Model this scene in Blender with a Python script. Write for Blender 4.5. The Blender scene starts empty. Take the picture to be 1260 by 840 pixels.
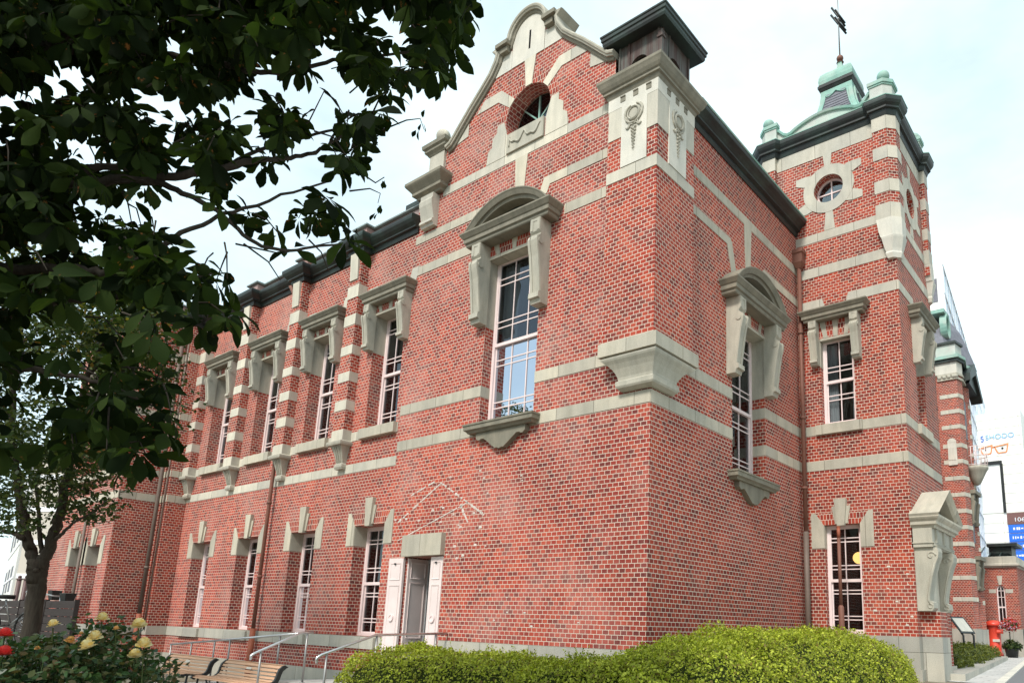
import bpy, math, random
import numpy as np
from mathutils import Vector, Matrix
from mathutils.geometry import tessellate_polygon

# ------------------------------------------------------------------ camera, sky, sun, exposure
SC = bpy.context.scene
COL = SC.collection
CAMPOS = Vector((5.70805, -8.24863, 0.33278))
ROLL, PITCH, YAW = math.radians(1.57257), math.radians(11.70744), math.radians(37.02552)
FPX, CX, CY, IW, IH = 874.674, 763.3107, 587.7183, 1260.0, 840.0
FW = Vector((-math.sin(YAW)*math.cos(PITCH), math.cos(YAW)*math.cos(PITCH), math.sin(PITCH)))
_rt = Vector((math.cos(YAW), math.sin(YAW), 0)); _up = _rt.cross(FW)
RT = math.cos(ROLL)*_rt + math.sin(ROLL)*_up
UP = -math.sin(ROLL)*_rt + math.cos(ROLL)*_up
cd = bpy.data.cameras.new('camera'); cam = bpy.data.objects.new('camera', cd); COL.objects.link(cam)
cam.matrix_world = Matrix(((RT.x, UP.x, -FW.x, CAMPOS.x), (RT.y, UP.y, -FW.y, CAMPOS.y), (RT.z, UP.z, -FW.z, CAMPOS.z), (0, 0, 0, 1)))
cd.sensor_width = 36.0; cd.sensor_fit = 'HORIZONTAL'; cd.lens = 36.0*FPX/IW
cd.shift_x = -(CX-IW/2)/IW; cd.shift_y = (CY-IH/2)/IW
cd.clip_start = 0.05; cd.clip_end = 1500
SC.camera = cam

SUN_DIR = Vector((0.14, -0.85, 0.95)).normalized()
w = bpy.data.worlds.new('World'); SC.world = w; w.use_nodes = True
nt = w.node_tree; nt.nodes.clear()
out = nt.nodes.new('ShaderNodeOutputWorld'); bg = nt.nodes.new('ShaderNodeBackground'); bg.inputs[1].default_value = 0.10
sky = nt.nodes.new('ShaderNodeTexSky'); sky.sky_type = 'NISHITA'; sky.sun_disc = False
sky.sun_elevation = math.asin(SUN_DIR.z); sky.sun_rotation = math.atan2(SUN_DIR.x, SUN_DIR.y)
sky.air_density = 1.0; sky.dust_density = 1.5; sky.ozone_density = 1.0
tc = nt.nodes.new('ShaderNodeTexCoord')
mp = nt.nodes.new('ShaderNodeMapping'); mp.inputs['Scale'].default_value = (1.0, 1.0, 2.2)
nz = nt.nodes.new('ShaderNodeTexNoise'); nz.inputs['Scale'].default_value = 1.7; nz.inputs['Detail'].default_value = 6; nz.inputs['Roughness'].default_value = .55
rp = nt.nodes.new('ShaderNodeValToRGB'); rp.color_ramp.elements[0].position = .40; rp.color_ramp.elements[0].color = (.62, .62, .62, 1)
rp.color_ramp.elements[1].position = .62; rp.color_ramp.elements[1].color = (1, 1, 1, 1)
mx = nt.nodes.new('ShaderNodeMix'); mx.data_type = 'RGBA'
mx.inputs[7].default_value = (6.2, 7.6, 7.9, 1)
nt.links.new(tc.outputs['Generated'], mp.inputs['Vector']); nt.links.new(mp.outputs[0], nz.inputs['Vector'])
nt.links.new(nz.outputs['Fac'], rp.inputs[0]); nt.links.new(rp.outputs[0], mx.inputs[0])
nt.links.new(sky.outputs[0], mx.inputs[6]); nt.links.new(mx.outputs[2], bg.inputs[0]); nt.links.new(bg.outputs[0], out.inputs[0])

sl = bpy.data.lights.new('sun', 'SUN'); sl.energy = 2.1; sl.angle = math.radians(12); sl.color = (1, .955, .89)
so = bpy.data.objects.new('sun', sl); COL.objects.link(so); so.location = (0, 0, 30)
so.rotation_euler = (-SUN_DIR).to_track_quat('-Z', 'Y').to_euler()

SC.view_settings.view_transform = 'Standard'; SC.view_settings.look = 'None'
SC.view_settings.exposure = 0.87; SC.view_settings.gamma = 1.0; SC.view_settings.use_curve_mapping = False
SC.render.engine = 'CYCLES'
SC.cycles.max_bounces = 8; SC.cycles.transparent_max_bounces = 12

random.seed(7); RNG = np.random.default_rng(11)

# ------------------------------------------------------------------ helpers
def ray(u, v):
    return (FW + RT*((u-CX)/FPX) - UP*((v-CY)/FPX))
def at(u, v, depth):                 # world point seen at photo pixel (u, v), depth metres along the view axis
    return CAMPOS + ray(u, v)*depth
def on(ax, c, u, v):                 # point where the sight line of (u, v) meets the plane ax = c
    i = 'xyz'.index(ax); d = ray(u, v); return CAMPOS + d*((c-CAMPOS[i])/d[i])

class Face:                          # local frame of a facade: s along it, t up, d outwards
    def __init__(f, ox, oy, rx, ry): f.ox, f.oy, f.rx, f.ry = ox, oy, rx, ry
    def P(f, s, t, d=0.0): return (f.ox+f.rx*s+f.ry*d, f.oy+f.ry*s-f.rx*d, t)
    def off(f, d): return Face(f.ox+f.ry*d, f.oy-f.rx*d, f.rx, f.ry)
FA = Face(0, 0, 1, 0); FB = Face(0, 0, 0, 1); FT = Face(0, 5.61, 1, 0); FS = Face(2.14, 0, 0, 1)
XYZ = lambda a, b, h: (a, b, h)

def arc(cx, cy, r, a0, a1, n, ry=None):
    ry = r if ry is None else ry
    return [(cx+r*math.cos(math.radians(a0+(a1-a0)*i/n)), cy+ry*math.sin(math.radians(a0+(a1-a0)*i/n))) for i in range(n+1)]

XF = None                            # optional scale and shift applied to a group of meshes
class MB:
    def __init__(m): m.v = []; m.f = []; m.sm = []
    def add(m, vs, fs, smooth=False):
        o = len(m.v); m.v += [tuple(p) for p in vs]; m.f += [tuple(i+o for i in q) for q in fs]; m.sm += [smooth]*len(fs); return m
    def box(m, f, s0, s1, t0, t1, d0, d1):
        P = f.P
        vs = [P(s0,t0,d0),P(s1,t0,d0),P(s1,t1,d0),P(s0,t1,d0),P(s0,t0,d1),P(s1,t0,d1),P(s1,t1,d1),P(s0,t1,d1)]
        return m.add(vs, [(0,3,2,1),(4,5,6,7),(0,1,5,4),(1,2,6,5),(2,3,7,6),(3,0,4,7)])
    def wbox(m, x0, x1, y0, y1, z0, z1): return m.box(FA, x0, x1, z0, z1, -y1, -y0)
    def prism(m, f, poly, d0, d1):
        n = len(poly); vs = [f.P(s,t,d0) for s,t in poly]+[f.P(s,t,d1) for s,t in poly]
        tri = tessellate_polygon([[Vector((s,t,0)) for s,t in poly]])
        fs = [tuple(q) for q in tri]+[tuple(i+n for i in q) for q in tri]+[(i,(i+1)%n,(i+1)%n+n,i+n) for i in range(n)]
        return m.add(vs, fs)
    def cross(m, f, poly, s0, s1):    # side profile (d, t) extruded along s
        n = len(poly); vs = [f.P(s0,t,d) for d,t in poly]+[f.P(s1,t,d) for d,t in poly]
        tri = tessellate_polygon([[Vector((d,t,0)) for d,t in poly]])
        fs = [tuple(q) for q in tri]+[tuple(i+n for i in q) for q in tri]+[(i,(i+1)%n,(i+1)%n+n,i+n) for i in range(n)]
        return m.add(vs, fs)
    def plan(m, poly, z0, z1, mapf=None):
        n = len(poly); vs = [(x,y,z0) for x,y in poly]+[(x,y,z1) for x,y in poly]
        tri = tessellate_polygon([[Vector((x,y,0)) for x,y in poly]])
        fs = [tuple(q) for q in tri]+[tuple(i+n for i in q) for q in tri]+[(i,(i+1)%n,(i+1)%n+n,i+n) for i in range(n)]
        return m.add(vs, fs)
    def sweep(m, path, sec, mapf, side=1, closed=False, smooth=False):
        n = len(path); k = len(sec); rings = []
        def nrm(a, b):
            dx, dy = b[0]-a[0], b[1]-a[1]; l = math.hypot(dx, dy) or 1; return (-dy/l, dx/l)
        for i in range(n):
            a = path[i-1] if (i > 0 or closed) else None; b = path[(i+1) % n] if (i < n-1 or closed) else None
            n1 = nrm(a, path[i]) if a else nrm(path[i], b); n2 = nrm(path[i], b) if b else n1
            q = 1+n1[0]*n2[0]+n1[1]*n2[1]; q = max(q, .25)
            mxx, myy = (n1[0]+n2[0])/q*side, (n1[1]+n2[1])/q*side
            rings.append([mapf(path[i][0]+mxx*o, path[i][1]+myy*o, h) for o, h in sec])
        vs = [p for r in rings for p in r]; fs = []
        for i in range(n if closed else n-1):
            j = (i+1) % n
            for a in range(k):
                b = (a+1) % k; fs.append((i*k+a, i*k+b, j*k+b, j*k+a))
        if not closed:
            tri = tessellate_polygon([[Vector((o, h, 0)) for o, h in sec]])
            fs += [tuple(q) for q in tri]+[tuple((n-1)*k+i for i in q) for q in tri]
        return m.add(vs, fs, smooth)
    def loft(m, secs, smooth=False, cap=True):      # list of equal-length closed rings of 3d points
        n = len(secs[0]); vs = [p for s in secs for p in s]; fs = []
        for i in range(len(secs)-1):
            for a in range(n):
                b = (a+1) % n; fs.append((i*n+a, i*n+b, (i+1)*n+b, (i+1)*n+a))
        if cap: fs += [tuple(range(n)), tuple((len(secs)-1)*n+i for i in range(n))]
        return m.add(vs, fs, smooth)
    def lathe(m, c, prof, n=20, smooth=True, sx=1, sy=1):
        rings = [[(c[0]+sx*r*math.cos(2*math.pi*i/n), c[1]+sy*r*math.sin(2*math.pi*i/n), c[2]+z) for i in range(n)] for r, z in prof]
        return m.loft(rings, smooth)
    def ball(m, c, r, n=16):
        return m.lathe(c, [(max(.001, r*math.sin(math.pi*i/10)), -r*math.cos(math.pi*i/10)) for i in range(11)], n)
    def tube(m, pts, r, n=8, smooth=True):
        pts = [Vector(p) for p in pts]; rings = []; rr = r if isinstance(r, (list, tuple)) else [r]*len(pts)
        ref = None
        for i, p in enumerate(pts):
            t = ((pts[min(i+1, len(pts)-1)]-pts[max(i-1, 0)])).normalized()
            if ref is None: ref = Vector((0,0,1)) if abs(t.z) < .9 else Vector((1,0,0))
            a = (ref - t*ref.dot(t)).normalized(); b = t.cross(a); ref = a
            rings.append([tuple(p+(a*math.cos(2*math.pi*j/n)+b*math.sin(2*math.pi*j/n))*rr[i]) for j in range(n)])
        return m.loft(rings, smooth)
    def build(m, name, mat, parent=None, recalc=True, **kw):
        me = bpy.data.meshes.new(name)
        if XF: m.v = [(p[0]*XF[0]+XF[1], p[1]*XF[0]+XF[2], p[2]*XF[0]+XF[3]) for p in m.v]
        off = Vector(parent.get('_w', (0,0,0))) if parent is not None else Vector((0,0,0))
        me.from_pydata([(p[0]-off.x, p[1]-off.y, p[2]-off.z) for p in m.v], [], m.f); me.update()
        me.polygons.foreach_set('use_smooth', m.sm)
        if recalc:
            import bmesh
            b = bmesh.new(); b.from_mesh(me); bmesh.ops.recalc_face_normals(b, faces=b.faces); b.to_mesh(me); b.free()
        uv = me.uv_layers.new(name='UVMap'); nl = len(me.loops)
        vi = np.empty(nl, np.int32); me.loops.foreach_get('vertex_index', vi)
        co = np.array(m.v, dtype=np.float64).reshape(-1, 3)[vi]
        nrm = np.empty(len(me.polygons)*3); me.polygons.foreach_get('normal', nrm); nrm = nrm.reshape(-1, 3)
        tot = np.empty(len(me.polygons), np.int32); me.polygons.foreach_get('loop_total', tot)
        N = np.repeat(nrm, tot, axis=0)
        hor = np.abs(N[:, 2]) > .8; xs = np.abs(N[:, 0]) > np.abs(N[:, 1])
        # run round corners continuously: length along the facade in plan
        L = np.hypot(N[:, 0], N[:, 1]); L[L < 1e-6] = 1
        tx, ty = -N[:, 1]/L, N[:, 0]/L
        U = np.where(hor, co[:, 0], co[:, 0]*tx+co[:, 1]*ty); V = np.where(hor, co[:, 1], co[:, 2])
        UVs = np.stack([U, V], 1).astype(np.float32).ravel(); uv.data.foreach_set('uv', UVs)
        o = bpy.data.objects.new(name, me); COL.objects.link(o)
        if mat is not None: me.materials.append(mat)
        if parent is not None:
            o.parent = parent; o['_w'] = tuple(off)
        else: o['_w'] = (0.0, 0.0, 0.0)
        for k, val in kw.items(): o[k] = val
        return o

def thing(name, label, cat, loc=(0, 0, 0), group=None):
    o = bpy.data.objects.new(name, None); COL.objects.link(o); o.location = loc; o['_w'] = tuple(loc)
    o.empty_display_size = .2
    o['label'] = label; o['category'] = cat
    if group: o['group'] = group
    return o
def tag(o, label, cat, group=None):
    o['label'] = label; o['category'] = cat
    if group: o['group'] = group
    return o
def struct(o): o['kind'] = 'structure'; return o

# ------------------------------------------------------------------ materials
class NT:
    def __init__(s, name):
        s.m = bpy.data.materials.new(name); s.m.use_nodes = True; s.t = s.m.node_tree; s.t.nodes.clear()
        s.o = s.t.nodes.new('ShaderNodeOutputMaterial')
    def n(s, typ, **kw):
        x = s.t.nodes.new(typ)
        for k, v in kw.items():
            if k.startswith('i_'):
                key = k[2:]; key = int(key) if key.isdigit() else key.replace('_', ' ')
                x.inputs[key].default_value = v
            else: setattr(x, k, v)
        return x
    def l(s, a, b): s.t.links.new(a, b)
    def noise(s, scale, detail=4, rough=.55, vec=None, coord='UV', stretch=None):
        c = s.n('ShaderNodeTexCoord'); src = vec or c.outputs[coord]
        if stretch:
            m_ = s.n('ShaderNodeMapping'); m_.inputs['Scale'].default_value = stretch; s.l(src, m_.inputs[0]); src = m_.outputs[0]
        x = s.n('ShaderNodeTexNoise', i_Scale=scale, i_Detail=detail, i_Roughness=rough); s.l(src, x.inputs['Vector']); return x.outputs['Fac']
    def ramp(s, fac, stops):
        r = s.n('ShaderNodeValToRGB'); e = r.color_ramp.elements
        while len(e) < len(stops): e.new(.5)
        for a, (p, c) in zip(e, stops): a.position = p; a.color = (c, c, c, 1) if not isinstance(c, tuple) else (*c, 1)
        s.l(fac, r.inputs[0]); return r.outputs[0]
    def mix(s, fac, a, b, mode='MIX'):
        x = s.n('ShaderNodeMix', data_type='RGBA', blend_type=mode)
        for i, q in ((0, fac), (6, a), (7, b)):
            if hasattr(q, 'is_linked'): s.l(q, x.inputs[i])
            else: x.inputs[i].default_value = (*q, 1) if isinstance(q, tuple) else q
        return x.outputs[2]
    def bsdf(s, col, rough=.8, spec=.3, metal=0, bump=None, bd=.01, bs=.4):
        p = s.n('ShaderNodeBsdfPrincipled')
        if hasattr(col, 'is_linked'): s.l(col, p.inputs['Base Color'])
        else: p.inputs['Base Color'].default_value = (*col, 1)
        if hasattr(rough, 'is_linked'): s.l(rough, p.inputs['Roughness'])
        else: p.inputs['Roughness'].default_value = rough
        p.inputs['Specular IOR Level'].default_value = spec; p.inputs['Metallic'].default_value = metal
        if bump is not None:
            b = s.n('ShaderNodeBump', i_Strength=bs, i_Distance=bd); s.l(bump, b.inputs['Height']); s.l(b.outputs[0], p.inputs['Normal'])
        s.l(p.outputs[0], s.o.inputs[0]); s.p = p; return s.m

def mat_brick(name, bloom=0.0, bw=.108, rh=.0672, mort=.0051, c1=(.46, .063, .032), c2=(.34, .041, .026), cm=(.66, .55, .45), sm=.12):
    k = NT(name); c = k.n('ShaderNodeTexCoord')
    b = k.n('ShaderNodeTexBrick', offset=.5, offset_frequency=2, squash=1.0)
    b.inputs['Color1'].default_value = (0, 0, 0, 1); b.inputs['Color2'].default_value = (1, 1, 1, 1); b.inputs['Mortar'].default_value = (.5, .5, .5, 1)
    b.inputs['Scale'].default_value = 1; b.inputs['Mortar Size'].default_value = mort; b.inputs['Mortar Smooth'].default_value = sm
    b.inputs['Bias'].default_value = 0; b.inputs['Brick Width'].default_value = bw; b.inputs['Row Height'].default_value = rh
    # slight wobble of the joints
    wob = k.n('ShaderNodeTexNoise', i_Scale=14.0, i_Detail=2); k.l(c.outputs['UV'], wob.inputs['Vector'])
    vm = k.n('ShaderNodeVectorMath', operation='MULTIPLY_ADD'); k.l(wob.outputs['Color'], vm.inputs[0]); vm.inputs[1].default_value = (.006, .006, 0); k.l(c.outputs['UV'], vm.inputs[2])
    k.l(vm.outputs[0], b.inputs['Vector'])
    col = k.ramp(b.outputs['Color'], [(0, (c2[0]*.55, c2[1]*.85, c2[2]*1.0)), (.14, (c2[0]*.75, c2[1]*.95, c2[2])), (.28, c2), (.45, (.5*(c1[0]+c2[0]), .5*(c1[1]+c2[1]), .5*(c1[2]+c2[2]))), (.72, c1), (1, (c1[0]*1.1, c1[1]*1.3, c1[2]*1.25))])
    fine = k.noise(60, 3); col = k.mix(.5, col, k.ramp(fine, [(.3, .62), (.7, 1.0)]), 'MULTIPLY')
    big = k.ramp(k.noise(.55, 5, .6), [(.34, (.62, .60, .64)), (.5, (.95, .95, .95)), (.66, (1.06, 1.12, 1.05))]); col = k.mix(.9, col, big, 'MULTIPLY')
    drift = k.ramp(k.noise(.17, 4, .5), [(.36, (.78, .76, .78)), (.62, (1.08, 1.08, 1.06))]); col = k.mix(.85, col, drift, 'MULTIPLY')
    rep = k.ramp(k.noise(.9, 3, .4), [(.60, 0.0), (.64, .5)]); col = k.mix(rep, col, k.mix(.5, col, (.47, .085, .055)))
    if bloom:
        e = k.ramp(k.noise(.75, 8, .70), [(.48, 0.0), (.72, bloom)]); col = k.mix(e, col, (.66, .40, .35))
    stk = k.ramp(k.noise(1.6, 6, .65, stretch=(2.6, .22, 1)), [(.46, 0.0), (.74, .45)]); col = k.mix(stk, col, (.13, .05, .04))
    mcol = k.mix(k.ramp(k.noise(3, 5), [(.35, 0.0), (.7, .55)]), cm, (cm[0]*.72, cm[1]*.68, cm[2]*.64))
    col = k.mix(b.outputs['Fac'], col, mcol)
    inv = k.n('ShaderNodeMath', operation='SUBTRACT', i_0=1.0); k.l(b.outputs['Fac'], inv.inputs[1])
    return k.bsdf(col, .82, .25, bump=inv.outputs[0], bd=.006, bs=.5)

def mat_stone(name, base=(.60, .56, .475), joint=.78, dirt=.5):
    k = NT(name); c = k.n('ShaderNodeTexCoord')
    sp = k.ramp(k.noise(95, 2, .7), [(.33, .60), (.5, .95), (.68, 1.12)])
    col = k.mix(.75, base, sp, 'MULTIPLY')
    tone = k.ramp(k.noise(1.3, 5, .6), [(.3, (.80, .80, .78)), (.7, (1.05, 1.0, .93))]); col = k.mix(.9, col, tone, 'MULTIPLY')
    st = k.ramp(k.noise(2.2, 6, .62, stretch=(2.4, .55, 1)), [(.42, 0.0), (.75, dirt)]); col = k.mix(st, col, (base[0]*.42, base[1]*.43, base[2]*.40))
    if joint:
        b = k.n('ShaderNodeTexBrick', offset=.37, offset_frequency=2); b.inputs['Color1'].default_value = (.80, .80, .80, 1); b.inputs['Color2'].default_value = (1.1, 1.08, 1.04, 1)
        b.inputs['Mortar'].default_value = (.30, .29, .27, 1); b.inputs['Scale'].default_value = 1; b.inputs['Mortar Size'].default_value = .005
        b.inputs['Brick Width'].default_value = joint; b.inputs['Row Height'].default_value = 60
        k.l(c.outputs['UV'], b.inputs['Vector']); col = k.mix(1.0, col, b.outputs['Color'], 'MULTIPLY')
    return k.bsdf(col, .78, .3, bump=sp, bd=.003, bs=.35)

def mat_plain(name, col, rough=.6, spec=.4, metal=0, var=.25, scale=5.0, second=None, amt=.5, stretch=None):
    k = NT(name); n_ = k.noise(scale, 5, .6, coord='Object', stretch=stretch)
    cc = k.mix(var, col, k.ramp(n_, [(.3, .5), (.7, 1.15)]), 'MULTIPLY')
    if second: cc = k.mix(k.ramp(k.noise(scale*.6, 6, .65, coord='Object', stretch=stretch), [(.44, 0.0), (.66, amt)]), cc, second)
    return k.bsdf(cc, rough, spec, metal, bump=n_, bd=.004, bs=.2)

def mat_leaf(name, cols, trans=.3, rough=.5, spot=None, spec=.2):
    k = NT(name); g = k.n('ShaderNodeNewGeometry')
    st = [(i/(len(cols)-1), c) for i, c in enumerate(cols)]
    col = k.ramp(g.outputs['Random Per Island'], st)
    n_ = k.noise(2.2, 4, coord='Object'); col = k.mix(.6, col, k.ramp(n_, [(.35, .6), (.68, 1.15)]), 'MULTIPLY')
    if spot: col = k.mix(k.ramp(k.noise(17, 4, .6, coord='Object'), [(.66, 0.0), (.72, .85)]), col, spot)
    p = k.n('ShaderNodeBsdfPrincipled'); k.l(col, p.inputs['Base Color']); p.inputs['Roughness'].default_value = rough; p.inputs['Specular IOR Level'].default_value = spec
    t = k.n('ShaderNodeBsdfTranslucent'); tcx = k.mix(1.0, col, (1.2, 1.35, .55), 'MULTIPLY'); k.l(tcx, t.inputs['Color'])
    m_ = k.n('ShaderNodeMixShader'); m_.inputs[0].default_value = trans; k.l(p.outputs[0], m_.inputs[1]); k.l(t.outputs[0], m_.inputs[2]); k.l(m_.outputs[0], k.o.inputs[0])
    return k.m

def mat_glass(name, tint=(.72, .76, .78), base=.10, refl=(.9, .95, 1.0)):
    k = NT(name); fr = k.n('ShaderNodeFresnel', i_IOR=1.5); ad = k.n('ShaderNodeMath', operation='ADD', use_clamp=True); k.l(fr.outputs[0], ad.inputs[0]); ad.inputs[1].default_value = base
    nz_ = k.noise(.9, 2, coord='Object'); bp_ = k.n('ShaderNodeBump', i_Strength=.12, i_Distance=.05); k.l(nz_, bp_.inputs['Height'])
    bp_.inputs['Strength'].default_value = .06
    tr = k.n('ShaderNodeBsdfTransparent'); tr.inputs[0].default_value = (*tint, 1); gl = k.n('ShaderNodeBsdfGlossy'); gl.inputs['Roughness'].default_value = .015; gl.inputs['Color'].default_value = (*refl, 1)
    k.l(bp_.outputs[0], gl.inputs['Normal'])
    m_ = k.n('ShaderNodeMixShader'); k.l(ad.outputs[0], m_.inputs[0]); k.l(tr.outputs[0], m_.inputs[1]); k.l(gl.outputs[0], m_.inputs[2]); k.l(m_.outputs[0], k.o.inputs[0])
    return k.m
def mat_emit(name, col, s):
    k = NT(name); e = k.n('ShaderNodeEmission'); e.inputs[0].default_value = (*col, 1); e.inputs[1].default_value = s; k.l(e.outputs[0], k.o.inputs[0]); return k.m

M = {}
M['brick'] = mat_brick('red_brick', 0.12)
M['brick_bloom_haze'] = mat_brick('weathered_hazed_brick', 0.36, c1=(.48, .076, .047), c2=(.36, .050, .037))  # efflorescence strengthened, with lens haze painted into the paler colour
M['brick_far'] = mat_brick('distant_brick', 0.1, sm=.3)
M['voussoir'] = mat_brick('arch_brick', 0.1, bw=.0672, rh=.115)
M['stone'] = mat_stone('granite')
M['stone_pale'] = mat_stone('pale_granite', (.66, .63, .555), .8, .45)
M['stone_carved'] = mat_stone('carved_granite', (.50, .475, .405), 0, .6)
M['stone_white'] = mat_stone('white_dressed_stone', (.71, .685, .62), 0, .36)
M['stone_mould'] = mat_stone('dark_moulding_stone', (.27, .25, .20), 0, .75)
M['plinth'] = mat_stone('plinth_granite', (.50, .485, .44), 1.1, .35)
M['copper_dark'] = mat_plain('blackened_copper', (.020, .022, .020), .5, .5, .2, .5, 3.0, (.06, .12, .095), .30)
M['copper_green'] = mat_plain('verdigris', (.25, .44, .37), .6, .35, .0, .5, 3.5, (.40, .42, .37), .7)
M['parapet_green'] = mat_plain('verdigris_stained_stone', (.52, .53, .48), .7, .3, 0, .4, 2.5, (.34, .50, .42), .55)
M['sheet_red'] = mat_plain('reddish_sheet_metal', (.36, .20, .17), .55, .4, .1, .3, 2.0, (.42, .38, .36), .6)
M['coping_metal'] = mat_plain('grey_metal_coping', (.22, .24, .23), .5, .5, .2, .4, 3, (.34, .44, .40), .4)
M['lantern_wood'] = mat_plain('brown_boarded_copper', (.085, .052, .045), .65, .3, .1, .6, 4, (.20, .27, .24), .35, (6, 6, .5))
M['frame'] = mat_plain('pale_pink_paint', (.80, .655, .63), .45, .4, 0, .12, 3)
M['shutter'] = mat_plain('shutter_paint', (.74, .62, .59), .5, .4, 0, .18, 3)
M['glass'] = mat_glass('window_glass', base=.05); M['glass_sky'] = mat_glass('bright_window_glass', (.6, .64, .66), .10, (.50, .55, .63))
M['room'] = mat_plain('dark_room', (.035, .028, .022), .9, .1, 0, .5, 1.2)
M['curtain'] = mat_plain('grey_curtain', (.40, .41, .41), .9, .1, 0, .5, 2, None, .5, (18, 18, .2))
M['rust'] = mat_plain('rust_brown_pipe', (.23, .095, .065), .6, .35, .1, .4, 3, (.14, .08, .06), .5)
M['rust_grey'] = mat_plain('grey_brown_pipe', (.17, .125, .10), .6, .35, .1, .4, 3)
M['rust_orange'] = mat_plain('orange_red_pipe', (.36, .105, .055), .6, .3, 0, .4, 3, (.2, .06, .04), .5)
M['slate'] = mat_plain('slate', (.17, .17, .20), .6, .4, 0, .5, 6)
M['mortar'] = mat_plain('old_mortar', (.66, .60, .54), .9, .1, 0, .4, 9, (.5, .28, .23), .6)
M['steel'] = mat_plain('brushed_steel', (.62, .62, .62), .28, .5, .9, .12, 6)
M['steel_dark'] = mat_plain('dark_steel', (.33, .32, .31), .4, .5, .7, .2, 5)  # darker, rougher steel for posts, rod and bicycle frames
M['wood'] = mat_plain('weathered_bench_slats', (.62, .36, .215), .6, .3, 0, .35, 4, (.58, .42, .32), .4, (.6, 8, 8))
M['iron'] = mat_plain('black_iron', (.02, .022, .021), .45, .5, .2, .3, 5)
M['concrete'] = mat_plain('pale_concrete', (.50, .485, .45), .85, .2, 0, .35, 1.6, (.36, .35, .33), .5)
M['black'] = mat_plain('black_void', (.012, .012, .012), .9, .1)  # flat black painted for the shade in the door passage and gable slit
# ------------------------------------------------------------------ ground
def gz(x, y):
    def ss(a, b, q): q = min(1, max(0, (q-a)/(b-a))); return q*q*(3-2*q)
    return -1.2 + .70*ss(-1.0, 6.0, y)*ss(-3.0, 1.0, x)
def grid_sheet(xs, ys, zf):
    vs = [(x, y, zf(x, y)) for y in ys for x in xs]; n = len(xs)
    fs = [(j*n+i, j*n+i+1, (j+1)*n+i+1, (j+1)*n+i) for j in range(len(ys)-1) for i in range(n-1)]
    return vs, fs
k = NT('soil'); c_ = k.mix(k.ramp(k.noise(.7, 6, coord='Object'), [(.4, 0.0), (.6, 1.0)]), (.13, .10, .07), (.20, .175, .13)); M['soil'] = k.bsdf(c_, .95, .1)
k = NT('pavers'); tcx = k.n('ShaderNodeTexCoord'); br = k.n('ShaderNodeTexBrick', offset=.5)
for nm, vv in (('Color1', (.46, .45, .43, 1)), ('Color2', (.56, .54, .51, 1)), ('Mortar', (.28, .27, .26, 1))): br.inputs[nm].default_value = vv
br.inputs['Scale'].default_value = 1; br.inputs['Mortar Size'].default_value = .012; br.inputs['Brick Width'].default_value = .6; br.inputs['Row Height'].default_value = .3
k.l(tcx.outputs['UV'], br.inputs['Vector']); M['paver'] = k.bsdf(k.mix(.5, br.outputs['Color'], k.ramp(k.noise(2, 5), [(.3, .7), (.7, 1.1)]), 'MULTIPLY'), .85, .2)
k = NT('asphalt'); M['asphalt'] = k.bsdf(k.mix(.5, (.17, .17, .175), k.ramp(k.noise(40, 3), [(.3, .7), (.7, 1.2)]), 'MULTIPLY'), .9, .2)

xs = [-600, -250, -100, -40, -20] + [i*1.0 for i in range(-12, 13)] + [20, 40, 100, 250, 600]
ys = [-300, -100, -40, -20] + [i*1.0 for i in range(-12, 11)] + [14, 20, 30, 60, 120, 300, 900]
m = MB(); v_, f_ = grid_sheet(xs, ys, gz); m.add(v_, f_, True); struct(m.build('ground', M['soil'], recalc=False))

# ------------------------------------------------------------------ builders for the bank building
def wall(m, f, outer, holes=(), rev=.32, d=0.0):
    polys = [outer]+list(holes); pts = [p for q in polys for p in q]
    tri = tessellate_polygon([[Vector((s, t, 0)) for s, t in q] for q in polys])
    m.add([f.P(s, t, d) for s, t in pts], [tuple(q) for q in tri])
    for h in holes:
        n = len(h); m.add([f.P(s, t, d) for s, t in h]+[f.P(s, t, d-rev) for s, t in h], [(i, (i+1) % n, (i+1) % n+n, i+n) for i in range(n)])
def rect(s0, s1, t0, t1): return [(s0, t0), (s1, t0), (s1, t1), (s0, t1)]

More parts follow.
